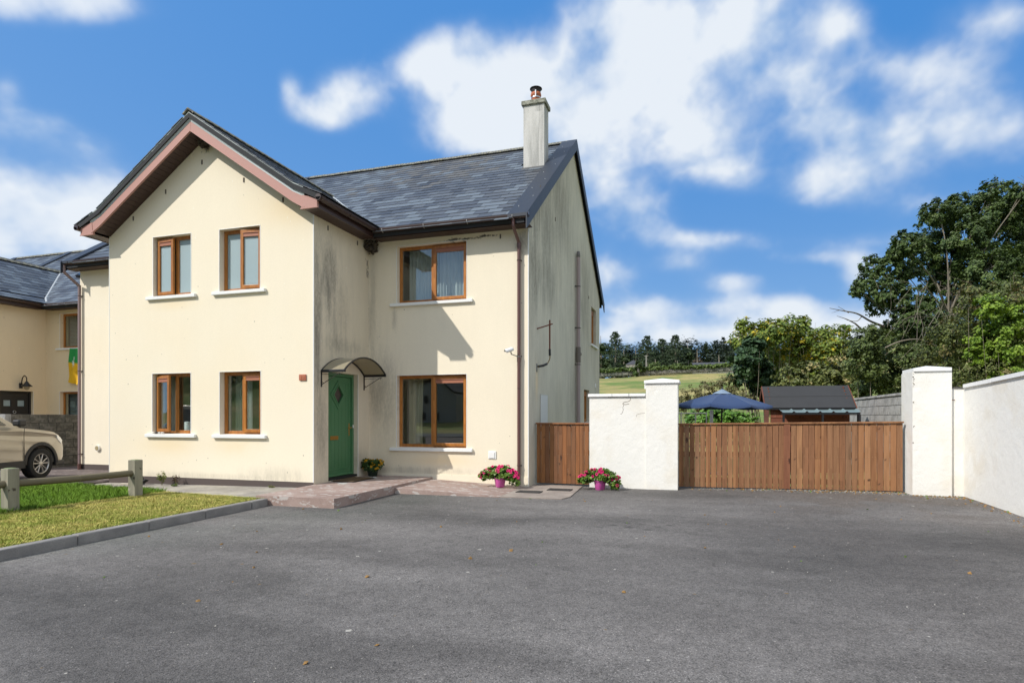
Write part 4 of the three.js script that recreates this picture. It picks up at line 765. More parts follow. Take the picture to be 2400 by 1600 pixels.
// ------------------------------------------------------------------ white boundary walls, pillars and gates
const whiteBump = texture(512, 512, (u, v) => gray(tap(NB, u, v) * .7 + tap(NF, u, v) * .3), false, 1.1);
M.whiteWall = new THREE.MeshStandardMaterial({ map: texture(512, 512, paintLin((u, v) => { const a = tap(NA, u, v), f = tap(NF, u * 2, v * 2), k = .96 + f * .08; const c = blend([.80, .785, .74], [.76, .72, .64], smooth(.5, .75, a)); return [c[0] * k, c[1] * k, c[2] * k]; }), true, 2.3), roughness: .9, bumpMap: whiteBump, bumpScale: .012 });
M.coping = mat(.82, .82, .81, .65, { bumpMap: renderBump, bumpScale: .002 });
M.crack = mat(.16, .13, .10, .95);
{
  const w = thing('boundary_wall', 'white rendered wall between the small gate and the gate pillar', 'wall');
  part(w, 'wall_body', box(-2.115, -1.0, -.15, 1.805, -12.24, -11.985), M.whiteWall);
  const stones = [[-2.14, -1.66], [-1.655, -1.33], [-1.322, -1.006]];
  for (const [a, b] of stones) part(w, 'coping_stone', rbox(a, b, 1.812, 1.872, -12.28, -11.945, .010), M.coping);
  part(w, 'patch_gap', box(-1.74, -1.56, 1.797, 1.813, -11.99, -11.9835), M.crack); part(w, 'patch_gap', box(-1.42, -1.30, 1.80, 1.813, -11.99, -11.9835), M.crack);
  const crack = (pts, r = .0035) => part(w, 'crack', tube(pts.map(([x, y]) => V(x, y, -11.9845)), r, 4), M.crack);
  crack([[-1.30, 1.80], [-1.302, 1.75], [-1.34, 1.72], [-1.43, 1.70], [-1.45, 1.665], [-1.40, 1.66], [-1.33, 1.668]], .005); crack([[-1.43, 1.65], [-1.45, 1.60], [-1.44, 1.55], [-1.47, 1.48], [-1.50, 1.47]]); crack([[-1.02, 1.49], [-1.10, 1.48], [-1.17, 1.46], [-1.19, 1.42]], .0025); settle(w);
  const p = thing('gate_pillar', 'white rendered pillar with sloped cap between wall and double gate', 'pillar', 'pillars beside the double gate');
  part(p, 'shaft', box(-1.0, -.402, -.15, 2.062, -12.56, -11.958), M.whiteWall);
  const cap = (x0, x1, z0, z1, y) => { const g = new THREE.CylinderGeometry(.02, .7071, 1, 4, 1).rotateY(Math.PI / 4).toNonIndexed(); return merge([rbox(x0, x1, y, y + .06, z0, z1, .008), metreUV(g.scale(x1 - x0 - .006, .055, z1 - z0 - .006).translate((x0 + x1) / 2, y + .058 + .0275, (z0 + z1) / 2))]); };
  part(p, 'cap', cap(-1.035, -.367, -12.595, -11.922, 2.064), M.coping);
  part(p, 'old_hinge', box(-1.03, -1.0, 1.96, 2.05, -11.98, -11.962), M.white); settle(p);
  const q = thing('gate_pillar', 'white rendered pillar with chipped edges where the double gate meets the boundary wall', 'pillar', 'pillars beside the double gate');
  part(q, 'shaft', box(3.525, 4.107, -.1, 2.195, -12.60, -12.0), M.whiteWall); part(q, 'cap', cap(3.535, 4.10, -12.59, -11.97, 2.197), M.coping);
  for (let k = 0; k < 12; k++) { const r = random(k + 90); part(q, 'chip', new THREE.DodecahedronGeometry(.006 + r() * .009, 0).translate(3.533 + r() * .02, k < 7 ? 2.16 - k * .035 - r() * .02 : .5 + r() * 1.4, -12.0), M.crack); }
  settle(q);
  const e = thing('boundary_wall', 'long white rendered wall running toward the viewer from the pillar', 'wall');
  part(e, 'return_pier', box(4.107, 4.56, -.1, 1.90, -12.32, -12.068), M.whiteWall); part(e, 'pier_top', box(4.107, 4.30, 1.901, 1.925, -12.33, -12.05), mat(.10, .095, .085, .95));
  part(e, 'wall_body', slopeBox(4.30, 4.56, -12.066, 1.90, 4, 2.56, 3), M.whiteWall);
  for (let k = 0, z = -11.99; z < 3; z += 1.02, k++) { const y = (zz) => 1.90 + (zz + 12.066) * .0411; part(e, 'coping_stone', slopeBox(4.262, 4.60, z, y(z) + .062, z + 1.012, y(z + 1.012) + .062 + (k % 3 - 1) * .004, .06), M.coping); }
  part(e, 'old_nail', box(4.107, 4.17, 1.70, 1.71, -12.066, -12.055), M.rust); settle(e);
}
// wooden planks: a few shapes and tints shared by all
const woodMap = (dark, light, seed) => texture(256, 512, paintLin((u, v) => {
  const o = seed * .137, warp = tap(NA, u * .3 + o, v * .25) * .35, g = tap(NA, (u + warp) * 1.6 + o, v * .08 + o), f = tap(NB, u * 5 + o, v * .25);
  let c = blend(dark, light, smooth(.32, .68, g * .6 + f * .4)); const knot = tap(NB, u * .8 + o * 3, v * .8 + .3); c = blend(c, [dark[0] * .35, dark[1] * .3, dark[2] * .3], smooth(.72, .80, knot));
  const wear = tap(NF, u * .5, v * .5) * .5 + tap(NB, u + .6, v * .5) * .5; return blend(c, [.34, .22, .15], smooth(.66, .74, wear) * .5);
}), true, 1.0);
const gateWoods = [[[0.167, 0.077, 0.032], [0.294, 0.145, 0.067]], [[0.192, 0.082, 0.031], [0.332, 0.156, 0.065]], [[0.140, 0.073, 0.034], [0.256, 0.135, 0.069]], [[0.204, 0.099, 0.040], [0.371, 0.185, 0.084]], [[0.147, 0.065, 0.026], [0.268, 0.121, 0.054]]].map(([a, b], i) => new THREE.MeshStandardMaterial({ map: woodMap(a, b, i), roughness: .72, bumpMap: renderBump, bumpScale: .0015 }));
const richWoods = [[[0.167, 0.061, 0.017], [0.299, 0.116, 0.037]], [[0.141, 0.056, 0.018], [0.264, 0.108, 0.038]], [[0.176, 0.071, 0.021], [0.317, 0.131, 0.041]], [[0.114, 0.046, 0.017], [0.211, 0.089, 0.034]]].map(([a, b], i) => new THREE.MeshStandardMaterial({ map: woodMap(a, b, i + 7), roughness: .62, bumpMap: renderBump, bumpScale: .0015 }));
const plankShapes = {};
const plankShape = (w, h, k) => plankShapes[`${w.toFixed(3)},${h.toFixed(2)},${k}`] ??= (() => { const g = rbox(-w / 2, w / 2, 0, h, -.011, .011, .003, 1), uv = g.attributes.uv; for (let i = 0; i < uv.count; i++) uv.setXY(i, uv.getX(i) + k * .37, uv.getY(i) + k * .61); return g; })();
function plankGate(g, x0, x1, z, bottom, top, n, woods, seed, post, gap = .006) {
  const r = random(seed), step = (x1 - x0) / n;
  for (let i = 0; i < n; i++) {
    const x = x0 + (i + .5) * step, b = bottom(x), w = step - gap - (r() < .3 ? gap * .8 : 0), m = part(g, 'plank', plankShape(Math.floor(w * 1000) / 1000, top(x) - b, i % 5), pick(woods, r));
    m.position.set(x, b, z + (r() - .5) * .010); m.rotation.z = (r() - .5) * .004;
    for (const hy of [.06, .60, 1.16]) for (const s of [-1, 1]) if (r() < .55) part(g, 'nail', nailShape ??= new THREE.CylinderGeometry(.0045, .0045, .004, 6).rotateX(Math.PI / 2), M.nail ??= mat(.40, .27, .15, .6)).position.set(x + s * .022, b + hy + r() * .012, z + .0135);
  }
  for (const y of [.12, .62, 1.1]) part(g, 'ledge', reshape(box(x0, x1, y, y + .10, z - .07, z - .018), (X, Y, Z) => [X, Y + bottom(X) - .03, Z]), woods[0]);
  part(g, 'top_rail', reshape(rbox(x0 - .012, x1 + .006, 0, .030, z - .06, z + .045, .004, 1), (X, Y, Z) => [X, Y + top(X) + .001, Z]), woods[woods.length > 4 ? 1 : 0]);
  if (post) part(g, 'meeting_stile', reshape(rbox(post[0], post[1], 0, 1.215, z + .0125, z + .034, .003, 1), (X, Y, Z) => [X, Y + bottom(X), Z]), M.stile ??= new THREE.MeshStandardMaterial({ map: woodMap([.16, .058, .026], [.24, .095, .046], 21), roughness: .7 }));
  return settle(g);
}
let nailShape;
{
  const b = (x) => .036 + (x + .4) * .0125, t = (x) => 1.255 + (x + .4) * .0125;
  plankGate(thing('wooden_gate', 'weathered brown plank gate leaf with a reddish meeting stile, next to the wall pillar', 'gate', 'leaves of the wooden double gate'), -.395, 1.625, -12.335, b, t, 20, gateWoods, 4, [1.515, 1.625]);
  plankGate(thing('wooden_gate', 'weathered brown plank gate leaf beside the chipped pillar, without a stile', 'gate', 'leaves of the wooden double gate'), 1.635, 3.475, -12.335, b, t, 18, gateWoods, 6);
  plankGate(thing('wooden_gate', 'small orange-brown plank side gate between the house and white wall', 'gate'), -3.235, -2.145, -12.075, () => .045, () => 1.262, 12, richWoods, 8, null, .0028);
}
// ------------------------------------------------------------------ concrete block walls
const blockMats = [0, 1, 2].map((i) => new THREE.MeshStandardMaterial({ map: texture(256, 256, paintLin((u, v) => { const s = tap(NA, u + i * .3, v), st = tap(NB, u * 2 + i * .2, v * .5), f = tap(NF, u, v), k = .8 + f * .4; const c = blend([.40, .395, .38], [.25, .245, .235], smooth(.4, .7, s * .6 + st * .4)); return [c[0] * k, c[1] * k, c[2] * k]; }), true, .9), roughness: .97, bumpMap: renderBump, bumpScale: .008 }));
const darkBlocks = [0, 1, 2].map((i) => new THREE.MeshStandardMaterial({ map: texture(128, 128, paintLin((u, v) => { const k = (.8 + tap(NF, u, v) * .4) * (.85 + i * .12); const c = blend([.17, .16, .135], [.10, .095, .08], smooth(.4, .62, tap(NB, u + i * .3, v))); return [c[0] * k, c[1] * k, c[2] * k]; }), true, .8), roughness: .97, bumpMap: renderBump, bumpScale: .008 }));
function blockWall(g, x0, x1, za, zb, y0, rows, mats, seed, mortar) {              // courses of blocks along z, joints recessed
  const r = random(seed), L = .44, h = .215, m = .01, kinds = {};
  part(g, 'mortar', box(x0 + .012, x1 - .012, y0, y0 + rows * (h + m), Math.min(za, zb) + .006, Math.max(za, zb) - .006), mortar);
  for (let j = 0; j < rows; j++) for (let z = za - (j % 2 ? (L + m) / 2 : 0); z > zb + .02; z -= L + m) {
    const a = Math.min(z, za), e = Math.max(z - L, zb); let s = a - e; if (z > za) s = z - L < za ? za - (z - L) : 0; if (s < .05) continue;
    const c = a - s / 2, key = s.toFixed(2); kinds[key] ??= rbox(x0 - (x0 + x1) / 2, x1 - (x0 + x1) / 2, 0, h, -s / 2, s / 2, .006, 1);
    part(g, 'block', kinds[key], pick(mats, r)).position.set((x0 + x1) / 2 + (r() - .5) * .006, y0 + j * (h + m) + m, c);
  }
  return g;
}
{
  const a = blockWall(thing('block_wall', 'dark grey concrete block wall behind the parked car', 'wall'), -16.72, -16.5, -10.62, -13.9, -.10, 7, darkBlocks, 3, mat(.045, .042, .036, 1));
  part(a, 'rendered_end', rbox(-16.74, -16.48, -.1, 1.48, -10.612, -10.47, .01), blockMats[0]); settle(a);
  const b = blockWall(thing('block_wall', 'pale grey concrete block wall behind the chipped pillar', 'wall'), 4.42, 4.64, -13.0, -22.2, -.12, 9, blockMats, 5, mat(.10, .096, .086, 1));
  for (let z = -13.0; z > -22; z -= .46) part(b, 'coping_block', rbox(4.39, 4.67, 1.908, 1.965, z - .452, z - .004, .008, 1), blockMats[2]); settle(b);
}
// ------------------------------------------------------------------ rail fence on the lawn
M.postWood = new THREE.MeshStandardMaterial({ map: woodMap([.20, .185, .14], [.30, .285, .215], 31), roughness: .9, bumpMap: renderBump, bumpScale: .004 });
M.railWood = new THREE.MeshStandardMaterial({ map: woodMap([.10, .082, .05], [.19, .165, .105], 33), roughness: .9, bumpMap: renderBump, bumpScale: .004 });
{
  const posts = [[-9.14, -5.87], [-8.93, -7.63], [-9.36, -4.11]], f = thing('rail_fence', 'low timber rail fence of square posts and a round rail on the lawn', 'fence');
  posts.forEach(([x, z], i) => { const p = part(f, 'post', rbox(x - .075, x + .075, -.1, .70 + (i % 2) * .004, z - .075, z + .075, .008), M.postWood); if (i < 2) part(p, 'moss', reshape(new THREE.SphereGeometry(.07, 14, 8).scale(1, .12, 1).translate(x, .703, z).toNonIndexed(), (X, Y, Z) => [X + (tap(NB, X * 3, Z * 3) - .5) * .05, Y, Z]), mat(.20, .24, .12, 1)); });
  for (const [a, b] of [[0, 1], [2, 0]]) { const A = V(posts[a][0], .49 - (a === 2 ? .02 : 0), posts[a][1]), B = V(posts[b][0], .49, posts[b][1]); part(f, 'rail', pipe([A, A.clone().lerp(B, .5).add(V(0, -.012, 0)), B], .052, 14), M.railWood); }
  settle(f);
}
// ------------------------------------------------------------------ doormat, flower pots, weeds by the wall
{
  const m = thing('doormat', 'brown coir doormat with black rim before the green door', 'doormat');
  part(m, 'rubber_back', rbox(-.25, .25, 0, .012, -.42, .42, .005), M.black); part(m, 'coir_pile', rbox(-.225, .225, .012, .024, -.395, .395, .005), mat(.12, .075, .035, 1, { bumpMap: renderBump, bumpScale: .02 }));
  m.position.set(-6.62, .151, -10.52); m.rotation.y = .04;
  single('porch_tile', rbox(-6.60, -6.43, .1505, .156, -11.12, -10.98, .002).translate(0, 0, 0), mat(.55, .58, .56, .6), 'pale ceramic tile on the porch slab by the pansy pot', 'tile', 'loose tiles on the porch');
  single('porch_tile', rbox(-6.56, -6.38, .1505, .155, -9.96, -9.86, .002), mat(.55, .58, .56, .6), 'pale tile showing at the near end of the doormat', 'tile', 'loose tiles on the porch');
}
function leaves(blobs, count, size, seed, colour, o = {}) {                        // leaf-sized faces through a set of lumps: [x, y, z, rx, ry, rz, weight]
  const r = random(seed), pos = new Float32Array(count * 18), col = new Float32Array(count * 18), total = blobs.reduce((s, b) => s + (b[6] ?? 1), 0), A = V(0, 0, 0), n = V(0, 0, 0), t = V(0, 0, 0), b = V(0, 0, 0), gauss = () => (r() + r() + r() - 1.5) * 1.15;
  const twigs = blobs.map((q) => Array.from({ length: o.sprays ?? 26 }, () => { for (;;) { const x = r() * 2 - 1, y = r() * 2 - 1, z = r() * 2 - 1, l = x * x + y * y + z * z; if (l < 1 && l > (o.hollow ?? .12)) return [x, y, z, .6 + r() * .8, r()]; } }));
  for (let i = 0; i < count; i++) {
    let k = r() * total, j = 0; while (j < blobs.length - 1 && (k -= blobs[j][6] ?? 1) > 0) j++;
    const q = blobs[j], w = pick(twigs[j], r), sp = (o.spread ?? .26) * w[3];
    A.set(q[0] + q[3] * (w[0] + gauss() * sp), q[1] + q[4] * (w[1] + gauss() * sp * (o.flat ?? .8)), q[2] + q[5] * (w[2] + gauss() * sp));
    n.set(A.x - q[0] + (r() - .5) * q[3] * 1.6, (A.y - q[1]) + q[4] * (.4 + r() * .9), A.z - q[2] + (r() - .5) * q[5] * 1.6).normalize();
    t.set(r() - .5, (r() - .5) * .7 - (o.droop ?? .15), r() - .5).cross(n).normalize().cross(n).normalize(); b.copy(n).cross(t);
    const L = size * (.6 + r() * .8), wd = L * (o.slim ?? .42), f = L * .12;
    const P = [[-L * .5, 0, 0], [0, wd, f], [L * .5, 0, 0], [0, -wd, f]].map(([x, y, z]) => [A.x + t.x * x + b.x * y + n.x * z, A.y + t.y * x + b.y * y + n.y * z, A.z + t.z * x + b.z * y + n.z * z]);
    const c = colour(A, r, w[4], j); let e = i * 18;
    for (const v of [0, 1, 2, 0, 2, 3]) { pos.set(P[v], e); col.set(c, e); e += 3; }
  }
  const g = new THREE.BufferGeometry(); g.setAttribute('position', new THREE.BufferAttribute(pos, 3)); g.setAttribute('color', new THREE.BufferAttribute(col, 3)); g.computeVertexNormals(); return g;
}
M.leaf = phys(1, 1, 1, .55, { vertexColors: true, side: THREE.DoubleSide, transmission: .34, thickness: 0, ior: 1.4 });
M.leafGloss = phys(1, 1, 1, .42, { vertexColors: true, side: THREE.DoubleSide, transmission: .15, thickness: 0, ior: 1.4 });
const tinted = (a, b, spread = .5) => (p, r, w) => { const t = clamp(w * .6 + r() * .4), k = 1 - spread / 2 + r() * spread; return [mix(a[0], b[0], t) * k, mix(a[1], b[1], t) * k, mix(a[2], b[2], t) * k]; };
function bloom(petals, R, cup, inner, outer, notch) {                              // an open flower facing +z
  const pos = [], col = [], n = petals * 6, rad = (k) => R * (1 - notch * Math.pow(Math.abs(Math.cos(k / n * Math.PI * petals)), 6));
  const ringAt = (s, z) => Array.from({ length: n }, (_, k) => [Math.cos(k / n * 6.2832) * rad(k) * s, Math.sin(k / n * 6.2832) * rad(k) * s, z]);
  const rings = [ringAt(.16, -cup), ringAt(.45, 0), ringAt(1, cup * .12)], cols = [inner, mix3(inner, outer, .75), outer];
  for (let j = 0; j < 2; j++) for (let k = 0; k < n; k++) { const k2 = (k + 1) % n; for (const [a, b] of [[j, k], [j, k2], [j + 1, k2], [j, k], [j + 1, k2], [j + 1, k]]) { pos.push(...rings[a][b]); col.push(...cols[a]); } }
  const g = new THREE.BufferGeometry(); g.setAttribute('position', new THREE.Float32BufferAttribute(pos, 3)); g.setAttribute('color', new THREE.Float32BufferAttribute(col, 3)); g.computeVertexNormals(); return g;
}
function mix3(a, b, t) { return blend(a, b, t); }
M.petal = phys(1, 1, 1, .6, { vertexColors: true, side: THREE.DoubleSide, transmission: .25, thickness: 0, ior: 1.35 });
const petunia = bloom(5, .036, .022, [.20, .003, .05], [.72, .012, .16], .18), pansy = bloom(5, .027, .006, [.035, .006, .004], [.70, .36, .005], .22);
function flowerPot(name, label, x, y, z, potMat, R, h, dome, leafSize, n, flower, colour, seed, square) {
  const g = thing(name, label, 'flower pot', 'flower pots by the house'), r = random(seed);
  const pot = lathe([[0, 0], [R * .70, 0], [R * .74, .008], [R * .96, h - .03], [R * 1.02, h - .028], [R * 1.03, h], [R * .95, h], [R * .9, h - .04], [0, h - .045]], 32);
  if (square) reshape(pot, (X, Y, Z) => { const a = Math.atan2(Z, X), k = 1 + .05 * Math.cos(4 * a); return [X * k, Y, Z * k]; });
  part(g, 'pot', toCreasedNormals(pot, .5), potMat); part(g, 'soil', new THREE.CylinderGeometry(R * .9, R * .9, .01, 20).translate(0, h - .045, 0).toNonIndexed(), mat(.03, .022, .015, 1));
  part(g, 'foliage', leaves(dome, n, leafSize, seed, colour, { sprays: 46, spread: .20, slim: .40, droop: .1, hollow: .0 }), M.leafGloss);
  const stems = []; for (const b of dome) for (let k = 0; k < 5; k++) stems.push(tube([V((r() - .5) * R, h - .03, (r() - .5) * R), V(b[0] * .6, b[1] * .9 + .02, b[2] * .6), V(b[0] + (r() - .5) * b[3], b[1] + (r() - .5) * b[4], b[2] + (r() - .5) * b[5])], .0025, 4, 5)); part(g, 'stems', merge(stems), mat(.10, .15, .04, .8));
  for (let k = 0; k < flower.n; k++) {
    const b = pick(dome, r), a = -.5 + r() * 4.2, e = Math.acos(1 - r() * 1.15), dir = V(Math.sin(e) * Math.cos(a), Math.cos(e), Math.sin(e) * Math.sin(a));
    const f = part(g, 'flower', flower.shape, M.petal), look = dir.clone().add(V(-.1 + (r() - .5) * .7, .15, .9)).normalize();
    f.position.set(b[0] + dir.x * b[3] * 1.04, b[1] + dir.y * b[4] * 1.04, b[2] + dir.z * b[5] * 1.04); f.quaternion.setFromUnitVectors(V(0, 0, 1), look); f.scale.setScalar(.7 + r() * .4);
  }
  g.position.set(x, y, z); return g;
}
{
  const pink = phys(.52, .085, .32, .3, { clearcoat: .5, clearcoatRoughness: .15 }), darkPot = phys(.010, .022, .014, .4, {});
  const green = tinted([.06, .13, .015], [.15, .25, .03], .6), dome = (s) => [[0, .27, 0, .20, .11, .18, 2], [-.20, .25, .02, .17, .10, .14, 1.4], [.20, .24, .0, .17, .11, .15, 1.4], [.30, .14 * s, .03, .11, .12, .10, .7], [-.33, .19, .03, .10, .08, .09, .5], [.08, .35, 0, .15, .07, .12, .8], [-.12, .33, 0, .13, .07, .11, .8]];
  flowerPot('petunia_pot', 'pink petunias in a pink pot on the porch ramp by the downpipe', -3.73, .045, -11.14, pink, .115, .185, dome(1), .052, 3400, { n: 44, shape: petunia }, green, 21, true);
  const p2 = flowerPot('petunia_pot', 'pink petunias in a pink pot on the tarmac before the white wall', -1.845, .002, -11.62, pink, .115, .185, dome(.9), .052, 3400, { n: 44, shape: petunia }, green, 22, true); p2.rotation.y = .0;
  flowerPot('pansy_pot', 'yellow pansies in a dark pot in the corner beside the green door', -6.66, .151, -11.33, darkPot, .125, .16, [[0, .25, 0, .22, .11, .17, 2], [-.10, .29, .02, .14, .08, .12, 1], [.12, .28, .0, .14, .08, .12, 1], [.0, .18, .05, .20, .08, .12, 1]], .040, 2200, { n: 30, shape: pansy }, tinted([.025, .065, .010], [.07, .13, .02], .6), 23);
  // weeds and a broken black pot against the plinth
  const w = (x, z, h, n, c, label, seed) => { const g = thing('weed', label, 'weed', 'weeds along the plinth'); g.position.set(x, .03, z); const r = random(seed), st = []; const tops = []; for (let k = 0; k < 7; k++) { const a = r() * 6.28, e = h * (.5 + r() * .5), tip = V(Math.cos(a) * e * .35, e, Math.sin(a) * e * .25); st.push(tube([V(0, 0, 0), tip.clone().multiplyScalar(.5).add(V(.01, 0, 0)), tip], .003, 4, 5)); tops.push([tip.x * .8, tip.y * .75, tip.z * .8, .05, e * .30, .05]); } part(g, 'stem', merge(st), mat(.14, .13, .05, .9)); part(g, 'foliage', leaves(tops, n, .034, seed, c, { sprays: 14, spread: .3, slim: .3 }), M.leaf); };
  w(-10.33, -9.42, .30, 230, tinted([.10, .15, .02], [.26, .29, .05]), 'green weed with yellowing leaves at the foot of the gable wall', 31); w(-10.0, -9.45, .24, 120, tinted([.06, .05, .03], [.14, .07, .04]), 'dry brown weed beside the green one at the plinth', 32);
  w(-9.86, -9.30, .07, 90, tinted([.08, .13, .02], [.16, .20, .04]), 'low green weed tuft on the path below the two windows', 33); w(-7.75, -9.5, .09, 60, tinted([.10, .14, .03], [.22, .20, .06]), 'tiny weed at the plinth below the number plaque', 34);
  const bp = thing('broken_pot', 'broken black plastic planter lying on the path beside the weed', 'planter'); part(bp, 'tray', reshape(metreUV(new THREE.CylinderGeometry(.11, .08, .12, 10, 2, true).toNonIndexed()), (X, Y, Z) => [X + (tap(NB, X * 2 + .3, Y * 2) - .5) * .06, Y, Z * .8]), phys(.010, .010, .012, .35, { side: THREE.DoubleSide })); part(bp, 'shard', box(-.02, .14, -.055, -.04, -.02, .10).rotateY(.5), M.black); part(bp, 'rim', new THREE.TorusGeometry(.11, .009, 6, 14, 5).rotateX(Math.PI / 2).scale(1, 1, .8).translate(0, .06, 0), M.black); bp.position.set(-10.82, .09, -9.36); bp.rotation.z = .7;
  single('garden_cane', pipe([V(-11.2, .055, -9.25), V(-11.02, .058, -9.3)], .014, 8), mat(.6, .52, .42, .7), 'pale broken stick lying on the path near the planter', 'stick');
}

// ------------------------------------------------------------------ parked car
{
  const c = thing('car', 'beige compact SUV parked nose-first in front of the block wall', 'car');
  const paint = phys(.40, .355, .28, .28, { clearcoat: 1, clearcoatRoughness: .06, metalness: .25 }), trim = mat(.022, .022, .023, .6), tyre = mat(.012, .012, .012, .85), alloy = phys(.52, .50, .47, .28, { metalness: .7 }), lamp = phys(.85, .86, .86, .05, { clearcoat: 1, metalness: .2 });
  const R = .325, wf = 0, wr = -2.60, arch = (x, r, n = 14) => Array.from({ length: n + 1 }, (_, k) => { const a = Math.PI - k * Math.PI / n; return [x - Math.cos(a) * -r, R + Math.sin(a) * r]; });
  // side outline, x forwards from the front axle
  const lower = [[.80, .30], [.87, .42], [.88, .62], [.84, .80], [.70, .93], [.45, 1.00], [0, 1.05], [-.42, 1.09], [-.62, 1.12], [-3.30, 1.14], [-3.42, 1.02], [-3.45, .60], [-3.40, .32], ...arch(wr, .40).map(([x, y]) => [x, Math.max(y, .30)]), ...arch(wf, .40).map(([x, y]) => [x, Math.max(y, .30)])];
  const shape = (pts, w, bevel) => extrude(pts, w, [], bevel).translate(0, 0, -w / 2);
  const taper = (g) => reshape(g, (x, y, z) => { const n = smooth(.2, .9, x), t = smooth(-2.9, -3.45, x); return [x - Math.abs(z) * Math.abs(z) * .16 * n, y, z * (1 - .10 * n - .06 * t) * (1 - .035 * smooth(.8, 1.15, y))]; });
  const flatten = (g) => toCreasedNormals(g, .55);
  part(c, 'body', flatten(taper(shape(lower.slice().reverse(), 1.80, .07))), paint);
  const cabin = [[-.42, 1.08], [-1.15, 1.56], [-1.5, 1.62], [-2.6, 1.62], [-3.1, 1.55], [-3.38, 1.12]], glassy = phys(.02, .022, .024, .03, { clearcoat: 1 });
  const lean = (g) => reshape(g, (x, y, z) => [x, y, z * (1 - .26 * smooth(1.08, 1.64, y))]);
  part(c, 'roof', flatten(lean(shape(cabin.slice().reverse(), 1.66, .06))), paint);
  for (const s of [-1, 1]) part(c, 'side_window', lean(extrude([[-.78, 1.15], [-1.22, 1.51], [-2.65, 1.52], [-2.95, 1.18]].reverse(), .006).translate(0, 0, s * .835 - .003)), glassy);
  part(c, 'windscreen', lean(metreUV(extrude([[-.40, 1.10], [-1.13, 1.565], [-1.15, 1.545], [-.44, 1.09]].reverse(), 1.40).translate(0, .012, -.70))), glassy);
  part(c, 'bonnet_edge', taper(tube([V(.60, .985, .86), V(.2, 1.045, .885), V(-.35, 1.10, .89)], .006, 6)), trim);
  part(c, 'door_seam', tube([V(-.44, 1.08, .902), V(-.46, .9, .908), V(-.44, .42, .906)], .005, 5), trim); part(c, 'door_seam', tube([V(-1.45, 1.1, .902), V(-1.46, .42, .906)], .005, 5), trim);
  for (const s of [-1, 1]) {
    for (const x of [wf, wr]) part(c, 'arch_trim', flatten(metreUV(extrude([...Array.from({ length: 17 }, (_, k) => { const a = k * Math.PI / 16; return [x + Math.cos(a) * .46, R + Math.sin(a) * .455]; }), ...Array.from({ length: 17 }, (_, k) => { const a = Math.PI - k * Math.PI / 16; return [x + Math.cos(a) * .385, R + Math.sin(a) * .385]; })], .05, [], .008)).translate(0, 0, s * .885 - .025)), trim);
    part(c, 'sill_trim', rbox(wr + .42, wf - .42, .26, .42, s * .88 - .03, s * .88 + .03, .012), trim);
    part(c, 'headlight', taper(metreUV(extrude([[.80, .79], [.72, .86], [.50, .93], [.56, .82], [.74, .72]].reverse(), .10, [], .012)).translate(.015, 0, s * .86 - .05)), lamp);
    part(c, 'bumper_trim', taper(rbox(.46, .885, .25, .36, s * .78 - .13, s * .78 + .13, .03)), trim);
  }
  part(c, 'grille', taper(rbox(.82, .90, .42, .70, -.55, .55, .02)), trim);
  part(c, 'mirror', rbox(-.78, -.58, 1.13, 1.26, .92, 1.08, .04), trim);
  for (const x of [wf, wr]) for (const s of [-1, 1]) {
    const w = partGroup(c, 'wheel'); w.position.set(x, R, s * .80); if (s < 0) w.rotation.y = Math.PI;
    part(w, 'tyre', lathe([[.215, -.10], [.30, -.105], [.322, -.085], [.326, 0], [.322, .085], [.30, .105], [.215, .10]], 36).rotateX(Math.PI / 2), tyre);
    part(w, 'rim', lathe([[.205, -.09], [.218, -.09], [.218, .098], [.205, .098], [.198, .08]], 36).rotateX(Math.PI / 2), alloy);
    part(w, 'brake_disc', new THREE.CylinderGeometry(.15, .15, .02, 24).rotateX(Math.PI / 2).translate(0, 0, .02).toNonIndexed(), mat(.05, .048, .045, .5, { metalness: .5 }));
    part(w, 'hub', lathe([[0, .098], [.03, .098], [.045, .085], [.05, .06], [0, .06]], 20).rotateX(Math.PI / 2), alloy);
    for (let k = 0; k < 10; k++) { const a = Math.floor(k / 2) * 1.2566 + (k % 2 ? .20 : -.20) + .3, b = a + (k % 2 ? .07 : -.07); part(w, 'spoke', pipe([V(Math.cos(a) * .035, Math.sin(a) * .035, .080), V(Math.cos(b) * .208, Math.sin(b) * .208, .078)], .0125, 6), alloy); }
  }
  c.position.set(-14.22, .098, -8.93); c.rotation.y = Math.PI / 2 + .29;
}
